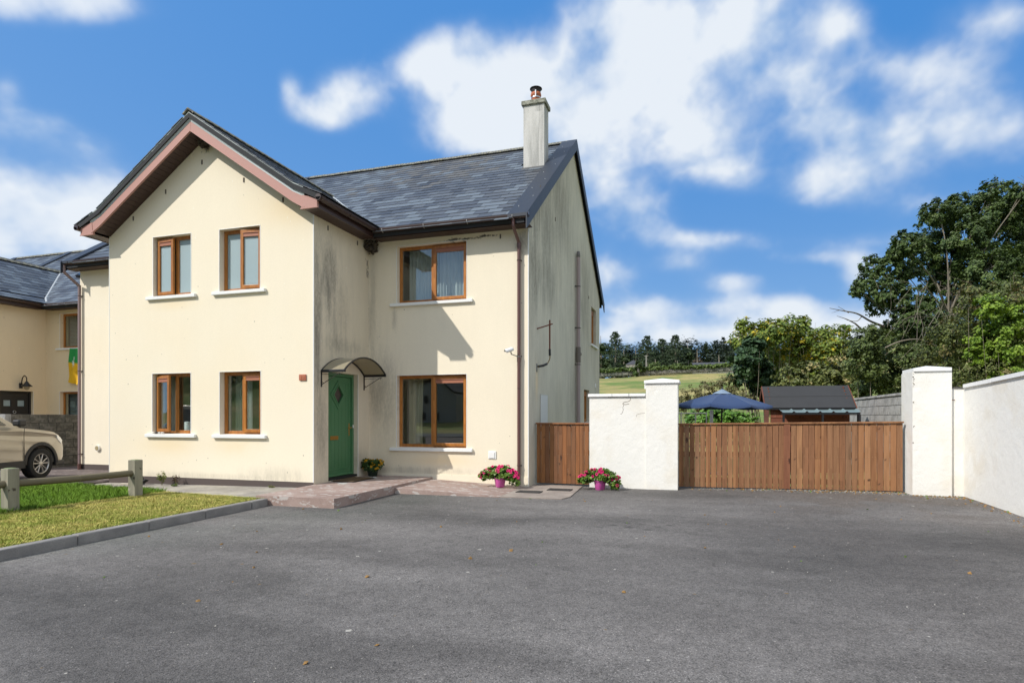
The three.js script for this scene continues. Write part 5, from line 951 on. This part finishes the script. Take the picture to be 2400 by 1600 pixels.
// ------------------------------------------------------------------ back garden: parasol, shed, fence
{
  const u = thing('garden_parasol', 'navy blue garden parasol open behind the wooden gates', 'parasol'), X = .50, Z = -15.9, rim = 1.73, R = 1.18, top = 2.06, cloth = phys(.018, .045, .13, .5, { side: THREE.DoubleSide, sheen: .3, transmission: .12, thickness: 0 }), n = 8;
  for (let k = 0; k < n; k++) {
    const pos = [], idx = [], m = 6; const a0 = k / n * 6.2832 + .25, a1 = (k + 1) / n * 6.2832 + .25;
    for (let j = 0; j <= m; j++) for (let i = 0; i <= m; i++) { const s = .1 + .9 * j / m, t = i / m, A = V(Math.cos(a0), 0, Math.sin(a0)), B = V(Math.cos(a1), 0, Math.sin(a1)), p = A.lerp(B, t).multiplyScalar(R * s), sag = Math.sin(t * Math.PI) * .045 * s; pos.push(p.x, mix(top, rim, s) + (1 - s) * s * .10 - sag, p.z); }
    for (let i = 0; i <= m; i++) { const q = (m * (m + 1) + i) * 3; pos.push(pos[q], pos[q + 1] - .055, pos[q + 2]); }
    for (let j = 0; j <= m; j++) for (let i = 0; i < m; i++) { const a = j * (m + 1) + i; idx.push(a, a + 1, a + m + 2, a, a + m + 2, a + m + 1); }
    const g = new THREE.BufferGeometry(); g.setAttribute('position', new THREE.Float32BufferAttribute(pos, 3)); g.setIndex(idx); g.computeVertexNormals(); part(u, 'canopy_panel', g, cloth);
    part(u, 'rib', pipe([V(0, top - .03, 0), V(Math.cos(a0) * R, rim - .01, Math.sin(a0) * R)], .008, 6), M.black);
  }
  part(u, 'vent_cap', new THREE.ConeGeometry(.24, .13, 8, 1, true).translate(0, top + .02, 0).toNonIndexed(), phys(.20, .27, .36, .45, { side: THREE.DoubleSide })); part(u, 'finial', lathe([[0, top + .14], [.02, top + .12], [.025, top + .09], [.012, top + .07], [0, top + .07]], 12), M.black);
  part(u, 'pole', pipe([V(0, 0, 0), V(0, top, 0)], .021, 14), M.black); part(u, 'base', lathe([[0, 0], [.26, 0], [.26, .03], [.06, .06], [.05, .2], [0, .2]], 24), M.black); u.position.set(X, -.03, Z); u.rotation.z = -.02;
}
{
  const s = thing('garden_shed', 'red-brown timber garden shed with black felt roof behind the gates', 'shed'), felt = new THREE.MeshStandardMaterial({ map: texture(256, 256, paintLin((u, v) => { const k = .032 * (.7 + tap(NF, u * 2, v * 2) * .5 + tap(NA, u, v) * .25); return [k, k * 1.03, k * 1.1]; }), true, 1), roughness: .9 });
  const board = [[[.14, .038, .018], [.20, .06, .03]], [[.12, .034, .016], [.17, .052, .026]]].map(([a, b], i) => new THREE.MeshStandardMaterial({ map: woodMap(a, b, i + 40), roughness: .75 }));
  for (let k = 0; k < 14; k++) { const y = -.03 + k * .118; part(s, 'weatherboard', reshape(box(1.80, 3.66, y, y + .122, -17.225, -17.20), (X, Y, Z) => [X, Y, Z + (Y < y + .06 && Z > -17.21 ? .014 : 0)]), board[k % 2]); for (const x of [1.79, 3.64]) { if (y > 1.62) continue; part(s, 'weatherboard', box(x, x + .022, y, y + .118, -18.8, -17.226), board[(k + 1) % 2]); } }
  for (let k = 0; k < 6; k++) { const y = 1.622 + k * .10, half = .80 * (1 - k / 6.2); for (const x of [1.79, 3.64]) part(s, 'weatherboard', box(x, x + .022, y, y + .097, -18.0 - half, -18.0 + half), board[k % 2]); }
  part(s, 'back_wall', box(1.81, 3.65, -.03, 1.62, -18.82, -18.80), board[0]);
  for (const f of [-1, 1]) for (let k = 0; k < 2; k++) { const a = k / 2, b = (k + 1) / 2, zE = -18.0 + f * .93, y0 = 1.655, y1 = 2.245; part(s, 'felt_sheet', slopeBox(1.66, 3.78, mix(zE, -18, a), mix(y0, y1, a) + (k ? .012 : .0), mix(zE, -18, b + (k ? 0 : .03)), mix(y0, y1, b + (k ? 0 : .03)) + (k ? .012 : 0), .022), felt); }
  for (const x of [1.64, 3.782]) for (const f of [-1, 1]) part(s, 'barge_board', slopeBox(x, x + .018, -18 + f * .95, 1.66, -18, 2.262, .10), board[1]);
  part(s, 'eaves_trim', box(1.66, 3.78, 1.60, 1.645, -17.09, -17.07), M.black);
  const tin = phys(.20, .27, .27, .45, { metalness: .2 });
  { const g = sheet(1.98, 3.80, -17.11, -16.62, 96, 4, (x, z) => 1.60 + (z + 17.11) * -.16 + Math.pow(Math.max(0, Math.cos((x - 1.98) / .3 * 6.2832)), 6) * .035); tin.side = THREE.DoubleSide; part(s, 'tin_canopy', g, tin); }
  part(s, 'canopy_beam', box(2.0, 3.78, 1.47, 1.52, -16.68, -16.64), M.black); for (const x of [2.02, 2.92, 3.74]) part(s, 'canopy_post', box(x, x + .05, -.03, 1.47, -16.69, -16.64), M.black);
  part(s, 'corner_post', box(1.755, 1.79, -.03, 1.62, -17.24, -17.19), mat(.35, .30, .13, .9)); settle(s);
  const dish = thing('garden_arch', 'grey curved plastic sheet poking out beside the shed roof', 'plastic sheet'); part(dish, 'curved_sheet', new THREE.CylinderGeometry(.55, .55, .5, 20, 1, true, -.9, 1.5).rotateZ(Math.PI / 2).rotateY(Math.PI / 2).translate(3.98, 1.18, -17.9).toNonIndexed(), phys(.25, .28, .30, .4, { side: THREE.DoubleSide })); part(dish, 'support', box(3.99, 4.03, -.03, 1.6, -17.95, -17.91), M.black); settle(dish);
  const f = thing('hurdle_fence', 'grey tubular garden hurdle beyond the parasol', 'fence'), z = -19.4, galv = mat(.42, .40, .36, .6);
  for (const y of [.5, 1.08, 1.52]) part(f, 'rail', pipe([V(-1.2, y, z), V(.22, y, z)], .02, 8), galv); for (const x of [-1.0, -.55, -.12, .2]) part(f, 'upright', pipe([V(x, -.05, z), V(x, 1.55, z)], .018, 8), galv); part(f, 'concrete_post', box(.30, .40, -.05, 1.62, z - .05, z + .05), blockMats[0]); settle(f);
}
// ------------------------------------------------------------------ trees, hedges and bushes
const bark = new THREE.MeshStandardMaterial({ map: texture(128, 256, paintLin((u, v) => blend([.10, .085, .065], [.24, .215, .17], smooth(.35, .65, tap(NA, u, v * .4)))), true, .6), roughness: .95, bumpMap: renderBump, bumpScale: .01 });
const paleBark = mat(.30, .265, .20, .9), deadBark = mat(.22, .19, .145, .9);
function limb(points, r0, r1, seg = 7) {                                           // a tapered branch through points
  const curve = new THREE.CatmullRomCurve3(points), n = Math.max(4, points.length * 5), fr = curve.computeFrenetFrames(n), pos = [], idx = [];
  for (let i = 0; i <= n; i++) { const p = curve.getPointAt(i / n), r = mix(r0, r1, i / n); for (let k = 0; k < seg; k++) { const a = k / seg * 6.2832, c = Math.cos(a) * r, s = Math.sin(a) * r; pos.push(p.x + fr.normals[i].x * c + fr.binormals[i].x * s, p.y + fr.normals[i].y * c + fr.binormals[i].y * s, p.z + fr.normals[i].z * c + fr.binormals[i].z * s); } }
  for (let i = 0; i < n; i++) for (let k = 0; k < seg; k++) { const a = i * seg + k, b = i * seg + (k + 1) % seg; idx.push(a, b, b + seg, a, b + seg, a + seg); }
  const g = new THREE.BufferGeometry(); g.setAttribute('position', new THREE.Float32BufferAttribute(pos, 3)); g.setIndex(idx); g.computeVertexNormals(); return g.toNonIndexed();
}
const lump = (u, v, r, depth, w, flat = 1) => { const p = at(u, v, depth), k = r * depth / FOCAL; return [p.x, p.y, p.z, k, k * flat, k * 1.05, (w ?? 1) * r * r / 2500]; };
function branches(from, lumps, r0, seed) {                                         // limbs from a fork out to each lump, with twigs
  const r = random(seed), out = [];
  for (const b of lumps) { const tip = V(b[0] + (r() - .5) * b[3] * .6, b[1] + b[4] * .3, b[2] + (r() - .5) * b[5] * .6), mid = from.clone().lerp(tip, .5).add(V((r() - .5) * .8, -.15 + r() * .5, (r() - .5) * .8)), s = Math.max(.25, Math.sqrt(b[3])); out.push(limb([from, mid, tip], r0 * s, r0 * .22)); for (let k = 0; k < 5; k++) { const e = tip.clone().add(V((r() - .5) * b[3] * 1.7, (r() - .3) * b[4] * 1.5, (r() - .5) * b[5] * 1.7)); out.push(limb([mid.clone().lerp(tip, .4 + r() * .6), tip.clone().lerp(e, .5).add(V(0, .05, 0)), e], r0 * .28, r0 * .07, 5)); } }
  return out;
}
const vary = (list, depth, spread, seed, k = 1) => { const r = random(seed); return list.map(([u, v, rr, w]) => lump(u, v, rr * k, depth + (r() - .5) * spread, w)); };
{
  // the tall ash
  const main = vary([[2335, 455, 42], [2320, 500, 58], [2250, 490, 42], [2190, 500, 36], [2195, 545, 55], [2265, 550, 62], [2345, 560, 66], [2395, 500, 50], [2125, 575, 40], [2165, 600, 50], [2235, 625, 66], [2315, 640, 70], [2385, 630, 66], [2420, 560, 60], [2440, 640, 70], [2130, 640, 32], [2100, 585, 22], [2200, 690, 50], [2280, 700, 55], [2360, 700, 50], [2400, 450, 30]], 27, 5, 41, .93);
  const left = vary([[2045, 625, 30], [2085, 625, 30], [2035, 668, 34], [2080, 680, 38], [2010, 680, 18], [2055, 715, 28], [2115, 700, 36], [2130, 750, 42], [2095, 770, 30], [2170, 770, 55], [2150, 820, 45], [2230, 780, 60], [2210, 840, 50]], 26, 3, 43, .92);
  const t = thing('ash_tree', 'tall dark green ash tree with wind-bent crown above the hedge', 'tree');
  const base = at(2215, 985, 27.5); base.y = landHeight(base.x, base.z); const fork = at(2225, 740, 27.3), fork2 = at(2150, 790, 26.6);
  part(t, 'trunk', merge([limb([base, base.clone().lerp(fork, .5).add(V(.2, 0, 0)), fork], .42, .24, 10), limb([base.clone().lerp(fork, .4), fork2], .22, .14, 8)]), bark);
  part(t, 'limbs', merge([...branches(fork, main, .055, 5), ...branches(fork2, left, .045, 6)]), bark);
  const green = tinted([.045, .092, .018], [.125, .185, .038], .5);
  part(t, 'crown', leaves([...main, ...left], 150000, .125, 44, green, { sprays: 80, spread: .145, slim: .30, droop: .35, hollow: .12 }), M.leaf);
  const dead = []; const L = (pts, a, b) => dead.push(limb(pts.map(([u, v, d]) => at(u, v, d)), a, b, 6));
  L([[2090, 775, 26], [2060, 780, 25.8], [2030, 778, 25.6], [2005, 758, 25.4]], .07, .035); L([[2072, 765, 26], [2040, 752, 25.6], [2010, 735, 25.3], [1975, 728, 25], [1945, 722, 24.8]], .06, .010); L([[2005, 758, 25.4], [1985, 748, 25.3], [1962, 740, 25.2]], .03, .008); L([[1990, 733, 25.1], [1965, 718, 25]], .016, .006); L([[2020, 742, 25.4], [2010, 752, 25.3], [1985, 750, 25.2]], .02, .006); L([[1968, 727, 25], [1950, 733, 24.9]], .01, .004);
  part(t, 'dead_branch', merge(dead), deadBark); settle(t);
}
{
  const bush = (name, label, list, depth, spread, count, size, colour, seed, o = {}) => {
    const t = thing(name, label, o.category ?? 'bush', o.group ?? 'shrubs behind the garden'), lumps = vary(list, depth, spread, seed), cx = lumps.reduce((s, b) => s + b[0], 0) / lumps.length, cz = lumps.reduce((s, b) => s + b[2], 0) / lumps.length;
    const base = V(cx, Math.max(-.1, landHeight(cx, cz)), cz), r = random(seed + 1), st = [];
    for (const b of lumps) for (let k = 0; k < (o.stems ?? 2); k++) { const foot = V(mix(cx, b[0], .75) + (r() - .5) * .5, base.y, mix(cz, b[2], .75) + (r() - .5) * .5), tip = V(b[0] + (r() - .5) * b[3] * 1.6, b[1] + b[4] * (r() * 1.2 - .1), b[2] + (r() - .5) * b[5] * 1.6); st.push(limb([foot, foot.clone().lerp(tip, .5).add(V((r() - .5) * .4, 0, (r() - .5) * .4)), tip], .0009 * depth * (o.thick ?? 1), .004, 5)); }
    part(t, 'stems', merge(st), o.bark ?? paleBark); part(t, 'foliage', leaves(lumps, count, size, seed + 2, colour, { sprays: o.sprays ?? 40, spread: o.spread ?? .2, slim: o.slim ?? .4, droop: o.droop ?? .1, hollow: o.hollow ?? .15 }), M.leaf);
    if (o.extra) o.extra(t, lumps, r); return settle(t);
  };
  const yellowGreen = (p, r, w) => { const y = w > .80 && r() < .75 ? 1 : 0, k = .75 + r() * .5, c = y ? [.55, .45, .03] : blend([.11, .19, .025], [.27, .33, .045], r()); return c.map((v) => v * k); };
  bush('ash_sapling', 'yellowing ash saplings with pale stems above the shed roof', [[1745, 762, 20], [1775, 790, 34], [1735, 800, 26], [1810, 775, 32], [1845, 770, 30], [1880, 760, 20], [1840, 815, 44], [1885, 800, 36], [1920, 800, 30], [1945, 780, 22], [1980, 775, 16], [1800, 835, 44], [1875, 850, 48], [1930, 845, 40], [1960, 820, 30]], 33, 3.6, 15000, .20, yellowGreen, 51, { stems: 5, category: 'tree', slim: .28, spread: .26, sprays: 60, thick: .8 });
  bush('ivy_bush', 'dark glossy ivy bush between the yellow saplings and the field', [[1765, 815, 30], [1750, 850, 36], [1775, 870, 40], [1740, 880, 30], [1790, 900, 34]], 31.5, 2.2, 12000, .15, tinted([.024, .068, .024], [.060, .128, .033]), 52, { slim: .5, stems: 1, bark: deadBark });
  bush('elder_bush', 'olive elder bush with cream flower heads behind the shed', [[1850, 890, 36], [1905, 880, 40], [1960, 880, 40], [2000, 850, 34], [1990, 900, 36], [1940, 905, 36], [1880, 905, 30]], 29, 2.4, 15000, .13, (p, r, w) => { const k = .7 + r() * .6, c = w > .90 && r() < .6 ? [.55, .46, .20] : blend([.09, .13, .028], [.20, .215, .05], r()); return c.map((v) => v * k); }, 53, { stems: 2 });
  bush('bramble_thicket', 'green bramble thicket rising between the shed and the chipped pillar', [[2040, 800, 40], [2090, 820, 44], [2030, 850, 42], [2080, 870, 46], [2130, 850, 42], [2050, 905, 40], [2100, 915, 40], [2140, 900, 36], [2010, 920, 28]], 24, 2.6, 24000, .095, tinted([.068, .112, .024], [.158, .203, .045]), 54, { stems: 1, bark: deadBark });
  bush('hawthorn_hedge', 'tall olive hawthorn hedge behind the white wall, below the ash tree', [[2225, 790, 50], [2200, 840, 52], [2270, 850, 55], [2160, 870, 36], [2250, 890, 45], [2330, 890, 50], [2290, 760, 50], [2340, 820, 50], [2395, 860, 52], [2350, 700, 44], [2400, 690, 48], [2440, 760, 60], [2450, 860, 60], [2200, 930, 60], [2300, 940, 70], [2390, 930, 70], [2320, 830, 60], [2350, 870, 60], [2280, 700, 40], [2330, 760, 55], [2520, 800, 80], [2560, 900, 90], [2620, 780, 80], [2700, 860, 100]], 18, 2.0, 74000, .065, (p, r, w) => { const k = .7 + r() * .6, c = w > .8 ? [.20, .17, .055] : blend([.08, .115, .022], [.18, .205, .045], r()); return c.map((v) => v * k); }, 55, { stems: 1, bark: deadBark, group: 'hedges' });
  bush('bright_shrub', 'bright yellow-green shrub growing through the hawthorn hedge', [[2320, 720, 32], [2345, 760, 40], [2310, 790, 38], [2370, 800, 44], [2390, 740, 40], [2290, 830, 26], [2330, 850, 30], [2360, 880, 40]], 17.0, 1.2, 17000, .075, tinted([.128, .240, .015], [.285, .405, .038]), 56, { stems: 1, bark: deadBark, thick: .25 });
  bush('ivy_hedge', 'bright green ivy hedge under the parasol', [[1630, 985, 22], [1665, 978, 26], [1700, 980, 28], [1735, 985, 22], [1760, 990, 20], [1690, 1000, 30], [1640, 1005, 26]], 28, 1.4, 7000, .15, tinted([.075, .195, .018], [.180, .345, .045]), 57, { slim: .5, group: 'hedges' });
  bush('brush_thicket', 'brown scrubby brush on the bank behind the parasol', [[1620, 925, 24], [1660, 915, 26], [1700, 905, 24], [1725, 930, 26], [1760, 940, 22], [1600, 945, 20], [1650, 950, 26]], 30.5, 2.2, 7000, .085, tinted([.128, .120, .042], [.255, .232, .090]), 58, { stems: 6, bark: deadBark, thick: .5 });
  // bare grey twigs tangled in front of the hedge
  const tw = thing('dead_branches', 'bare grey dead branches tangled below the ash tree', 'branches'), r = random(66), out = [];
  for (let k = 0; k < 26; k++) { const u = 2070 + r() * 190, v = 690 + r() * 150, a = at(u, v + 30, 19.5 + r() * 2), b = at(u + (r() - .3) * 90, v - 10 - r() * 30, 19.5 + r() * 2), e = at(u + (r() - .3) * 150, v - 20 - r() * 60, 19.4 + r() * 2); out.push(limb([a, b, e], .006, .002, 5)); if (r() < .7) out.push(limb([b, b.clone().lerp(e, .5).add(V((r() - .5) * .5, .3, 0)), b.clone().add(V((r() - .5) * 1.2, .5 * r(), 0))], .006, .002, 5)); }
  part(tw, 'bough', limb([at(2075, 815, 20), at(2110, 800, 20), at(2150, 795, 20), at(2200, 812, 20.4)], .028, .012, 6), deadBark); part(tw, 'twigs', merge(out), deadBark); settle(tw);
}
// the far edge of the field: ivied stone wall, farm buildings, wood
{
  const D = 118, pts = [1380, 1430, 1490, 1550, 1610, 1670, 1730, 1800].map((u, i) => { const p = at(u, [884, 880, 877, 875, 872, 870, 868, 866][i], D); return p; });
  const stone = new THREE.MeshStandardMaterial({ map: texture(256, 256, paintLin((u, v) => blend([.30, .285, .25], [.14, .13, .115], smooth(.4, .6, tap(NB, u * 2, v * 2)))), true, 4), roughness: 1 });
  const w = thing('field_wall', 'long grey stone wall under ivy at the top of the field', 'wall'), seg = [], ivy = [];
  for (let i = 0; i + 1 < pts.length; i++) { const a = pts[i], b = pts[i + 1], n = 14; for (let k = 0; k < n; k++) { const p = a.clone().lerp(b, (k + .5) / n), h = .75 + tap(NB, p.x * .05, .3) * .7; seg.push(new THREE.DodecahedronGeometry(.5, 0).scale(.62, h, .5).translate(p.x, p.y + h * .25, p.z)); ivy.push([p.x, p.y + h * .75 + tap(NA, p.x * .02, .7) * .5, p.z, .55, .42, .6]); } }
  part(w, 'stonework', merge(seg.map(metreUV)), stone); part(w, 'ivy', leaves(ivy, 9000, .34, 71, tinted([.07, .13, .02], [.17, .23, .045]), { sprays: 12, slim: .5 }), M.leaf); settle(w);
  const post = thing('ivy_pillar', 'ivy-clad stump standing in the field wall', 'stump'), pp = at(1497, 866, D - 1); part(post, 'stump', limb([pp.clone().add(V(0, -1.2, 0)), pp, pp.clone().add(V(0, 1, 0))], .35, .3), stone); part(post, 'ivy', leaves([[pp.x, pp.y + .1, pp.z, .9, 1.5, .9]], 900, .34, 72, tinted([.05, .10, .015], [.12, .18, .03]), { slim: .5 }), M.leaf); settle(post);
  const hut = thing('stone_hut', 'small stone hut with a pyramid slate roof by the wood', 'hut'), hp = at(1485, 861, 126), s = 1.42; part(hut, 'wall', box(hp.x - s, hp.x + s, hp.y - 1.4, hp.y + .55, hp.z - s, hp.z + s), stone); part(hut, 'roof', new THREE.ConeGeometry(s * 1.5, 1.05, 4).rotateY(Math.PI / 4).translate(hp.x, hp.y + 1.07, hp.z).toNonIndexed(), M.farSlate ??= mat(.055, .055, .062, .7)); settle(hut);
  const barn = thing('barn', 'long low slate-roofed barn beyond the field wall', 'barn'), a = at(1628, 862, 130), b = at(1740, 861, 128), d = b.clone().sub(a).setY(0), ry = -Math.atan2(d.z, d.x), L = d.length(); part(barn, 'wall', box(0, L, -1.5, .55, -5, 0), stone); part(barn, 'roof', merge([slopeBox(-.3, L + .3, .3, .5, -2.5, 1.35, .12), slopeBox(-.3, L + .3, -5.3, .5, -2.5, 1.35, .12)]), M.farSlate); barn.position.copy(a); barn.rotation.y = ry;
  const pole = thing('utility_pole', 'thin wooden utility pole by the stone hut', 'pole'), q = at(1515, 866, 124); part(pole, 'shaft', new THREE.CylinderGeometry(.10, .14, 3.8, 8).translate(q.x, q.y + 1.1, q.z).toNonIndexed(), mat(.30, .29, .26, .9)); part(pole, 'crossarm', box(q.x - .4, q.x + .4, q.y + 2.75, q.y + 2.85, q.z - .06, q.z + .06), mat(.25, .24, .2, .9)); settle(pole);
}
{
  // trees of the wood that can be told apart, then the mass behind them
  const kinds = { oak: 'broadleaved tree', fir: 'conifer', bare: 'thin dying tree' };
  const wood = [[1408, 784, 862, 30, 142, 'oak', 'big dark broadleaved tree beside the house wall at the wood edge'], [1442, 780, 862, 24, 148, 'fir', 'pointed conifer behind the big broadleaved tree'], [1462, 815, 862, 20, 146, 'oak', 'low dark tree in the dip of the wood skyline'], [1490, 812, 862, 20, 150, 'oak', 'rounded dark tree above the stone hut'], [1517, 790, 862, 24, 148, 'fir', 'ragged conifer above the utility pole'], [1552, 797, 862, 26, 150, 'fir', 'broad conifer in the middle of the wood'], [1583, 788, 862, 22, 148, 'fir', 'tall conifer with a flat tip, middle of the wood'], [1612, 798, 862, 24, 150, 'oak', 'dark full tree next to the thin dying one'], [1536, 838, 866, 22, 136, 'oak', 'lighter bush at the field wall below the conifers'], [1588, 842, 866, 24, 135, 'oak', 'bright round bush at the field wall, middle of the wood'], [1634, 815, 862, 14, 146, 'bare', 'thin dying reddish tree in the wood'], [1655, 806, 862, 18, 170, 'fir', 'slender conifer beyond the dying tree'], [1685, 828, 862, 28, 140, 'oak', 'round green tree above the barn roof'], [1722, 832, 862, 26, 142, 'oak', 'round green tree beside the ivy bush'], [1678, 800, 850, 13, 210, 'fir', 'distant spruce on the ridge, first of three'], [1696, 793, 850, 14, 215, 'fir', 'distant spruce on the ridge, tallest of three'], [1714, 796, 850, 13, 212, 'fir', 'distant spruce on the ridge nearest the saplings']];
  wood.forEach(([u, vt, vb, rw, D, kind, label], i) => {
    const t = thing(kind === 'fir' ? 'conifer_tree' : kind === 'bare' ? 'dying_tree' : 'broadleaf_tree', label, 'tree', 'trees of the wood beyond the field'), top = at(u, vt, D), foot = at(u, vb + 6, D), w = rw * D / FOCAL, h = top.y - foot.y;
    foot.y = Math.min(foot.y, landHeight(foot.x, foot.z));
    part(t, 'trunk', limb([foot, foot.clone().lerp(top, .5).add(V(.1, 0, 0)), top.clone().add(V(0, -.3, 0))], .32, .05), bark);
    const lumps = [], r = random(300 + i);
    if (kind === 'fir') for (let k = 0; k < 12; k++) { const s = k / 11, q = w * (.30 + 1.5 * Math.pow(1 - s, .75)) * (.8 + r() * .5); for (const a of [0, 2.1, 4.2]) { const b = a + k * .9; lumps.push([top.x + Math.cos(b) * q * .5, foot.y + (top.y - foot.y) * (.12 + s * .88) - .1, top.z + Math.sin(b) * q * .5, q * .6, h * .055, q * .6]); } }
    else for (let k = 0; k < 11; k++) { const s = r(), a = r() * 6.28, q = w * Math.sin((.25 + s * .65) * Math.PI) * .8; lumps.push([top.x + Math.cos(a) * q * .7, foot.y + h * (.2 + s * .72), top.z + Math.sin(a) * q * .7, w * .42, h * .13, w * .42]); }
    const c = kind === 'fir' ? (D > 200 ? tinted([.030, .055, .040], [.05, .08, .055], .4) : tinted([.024, .052, .022], [.062, .10, .034], .5)) : kind === 'bare' ? tinted([.12, .085, .05], [.17, .13, .08], .4) : vt > 820 ? tinted([.07, .12, .022], [.14, .20, .04], .5) : tinted([.03, .066, .018], [.08, .125, .03], .5);
    part(t, 'crown', leaves(lumps, kind === 'bare' ? 700 : kind === 'fir' ? 5200 : 6500, kind === 'fir' ? .36 : .36, 310 + i, c, { sprays: 18, spread: .22, slim: kind === 'fir' ? .24 : .42, droop: kind === 'fir' ? .4 : .1 }), M.leaf); settle(t);
  });
  // far woods: one mass
  const r = random(81), lumps = [];
  for (let k = 0; k < 360; k++) { const u = 1250 + r() * 560, D = 155 + r() * 60, p = at(u, 0, D), g = landHeight(p.x, p.z), h = Math.max(3, at(u, 816 - r() * 14 - (u > 1600 ? 8 : 0), D).y - g); lumps.push([p.x, g + h * .5, p.z, 2.4, h * .5, 2.4]); }
  single('wood', leaves(lumps, 60000, .7, 82, tinted([.016, .036, .015], [.042, .068, .024], .5), { sprays: 8, slim: .4 }), M.leaf, 'dark mixed wood on the rise beyond the field', 'wood', null, 'stuff');
  const hill = []; for (let k = 0; k < 420; k++) { const u = 1680 + r() * 560, D = 230 + r() * 120, p = at(u, 0, D), g = landHeight(p.x, p.z), h = 7 + r() * 6; hill.push([p.x, g + h * .45, p.z, 3.4, h * .55, 3.4]); }
  single('hill_forest', leaves(hill, 26000, 1.3, 83, tinted([.024, .046, .026], [.045, .072, .036], .4), { sprays: 8, slim: .4 }), M.leaf, 'distant dark forest on the hill behind the saplings', 'forest', null, 'stuff');
}
// ------------------------------------------------------------------ what the window panes mirror: a wooded slope and a house across the road
{
  const r = random(91), lumps = []; for (let k = 0; k < 520; k++) { const x = -150 + r() * 220, z = 78 + r() * 70, h = 7 + r() * 6; lumps.push([x, landHeight(x, z) + h * .45, z, 3.6, h * .6, 3.6]); }
  single('opposite_wood', leaves(lumps, 22000, 1.6, 92, tinted([.02, .045, .016], [.05, .08, .024], .5), { sprays: 8, slim: .42 }), M.leaf, 'wooded slope across the road, mirrored in the windows', 'wood', null, 'stuff');
  const h = thing('opposite_house', 'grey gabled house across the road, mirrored in the ground-floor window', 'house'), x = -38, z = 58;
  part(h, 'wall', extrude([[-4, 0], [4, 0], [4, 4.6], [0, 8], [-4, 4.6]].reverse().reverse(), 11).translate(x, -.1, z), mat(.30, .29, .27, .9)); for (const s of [-1, 1]) part(h, 'roof', (() => { const g = box(-.2, 4.9, 0, .15, -.4, 11.4); return g.rotateZ(s > 0 ? -.7045 : -.7045).scale(s, 1, 1).translate(x, 8.1, z); })(), M.farSlate); for (const [a, b] of [[-1.6, .9], [.6, .9], [-1.2, 3.4]]) part(h, 'window', box(x + a, x + a + .7, b, b + 1.1, z - .03, z + .02), M.black); settle(h);
}
// ------------------------------------------------------------------ grit, gravel and dry leaves on the tarmac
{
  const r = random(121), scatter = (name, geo, m, n, place, tint, label) => {
    const im = new THREE.InstancedMesh(geo, m, n), o = new THREE.Object3D(), c = new THREE.Color();
    for (let i = 0; i < n; i++) { const [x, z, s] = place(); o.position.set(x, driveRise(x, z) + s * .25, z); o.rotation.set(r() * .8, r() * 6.28, r() * .8); o.scale.set(s * (.7 + r() * .6), s * (.4 + r() * .4), s * (.7 + r() * .6)); o.updateMatrix(); im.setMatrixAt(i, o.matrix); im.setColorAt(i, c.setRGB(...tint())); }
    im.name = name; im.castShadow = im.receiveShadow = true; scene.add(im); tag(im, label, name.replace('_', ' '), null, 'stuff');
  };
  const gatefoot = () => { const x = mix(-.5, 4.2, Math.sqrt(r())), z = x > 3.5 ? -11.98 + r() * r() * .5 : -12.36 + r() * r() * .55; return [x, z]; };
  const wallfoot = () => { const z = mix(-12, -7, r()); return [4.28 - r() * r() * .35, z]; };
  scatter('gravel', new THREE.DodecahedronGeometry(1, 0), mat(1, 1, 1, .95), 2600, () => { const k = r(), [x, z] = k < .55 ? gatefoot() : k < .7 ? wallfoot() : [mix(-6.3, 4.2, r()), mix(-11.8, -2.2, r())]; return [x, z, .003 + r() * r() * (k < .55 ? .012 : .006)]; }, () => { const t = .10 + r() * .28; return [t * 1.05, t, t * .9]; }, 'loose grit and small stones on the tarmac and along the gates');
  scatter('leaf_litter', new THREE.OctahedronGeometry(1, 0), mat(1, 1, 1, .95), 420, () => { const k = r(), [x, z] = k < .6 ? gatefoot() : k < .85 ? wallfoot() : [mix(-6.3, 4.2, r()), mix(-11.5, -2.4, r())]; return [x, z, .008 + r() * .016]; }, () => { const k = .6 + r() * .6; return r() < .12 ? [.10 * k, .17 * k, .03 * k] : [.26 * k, .15 * k, .05 * k]; }, 'dry brown leaf litter along the gates and wall');
}
renderer.render(scene, camera);
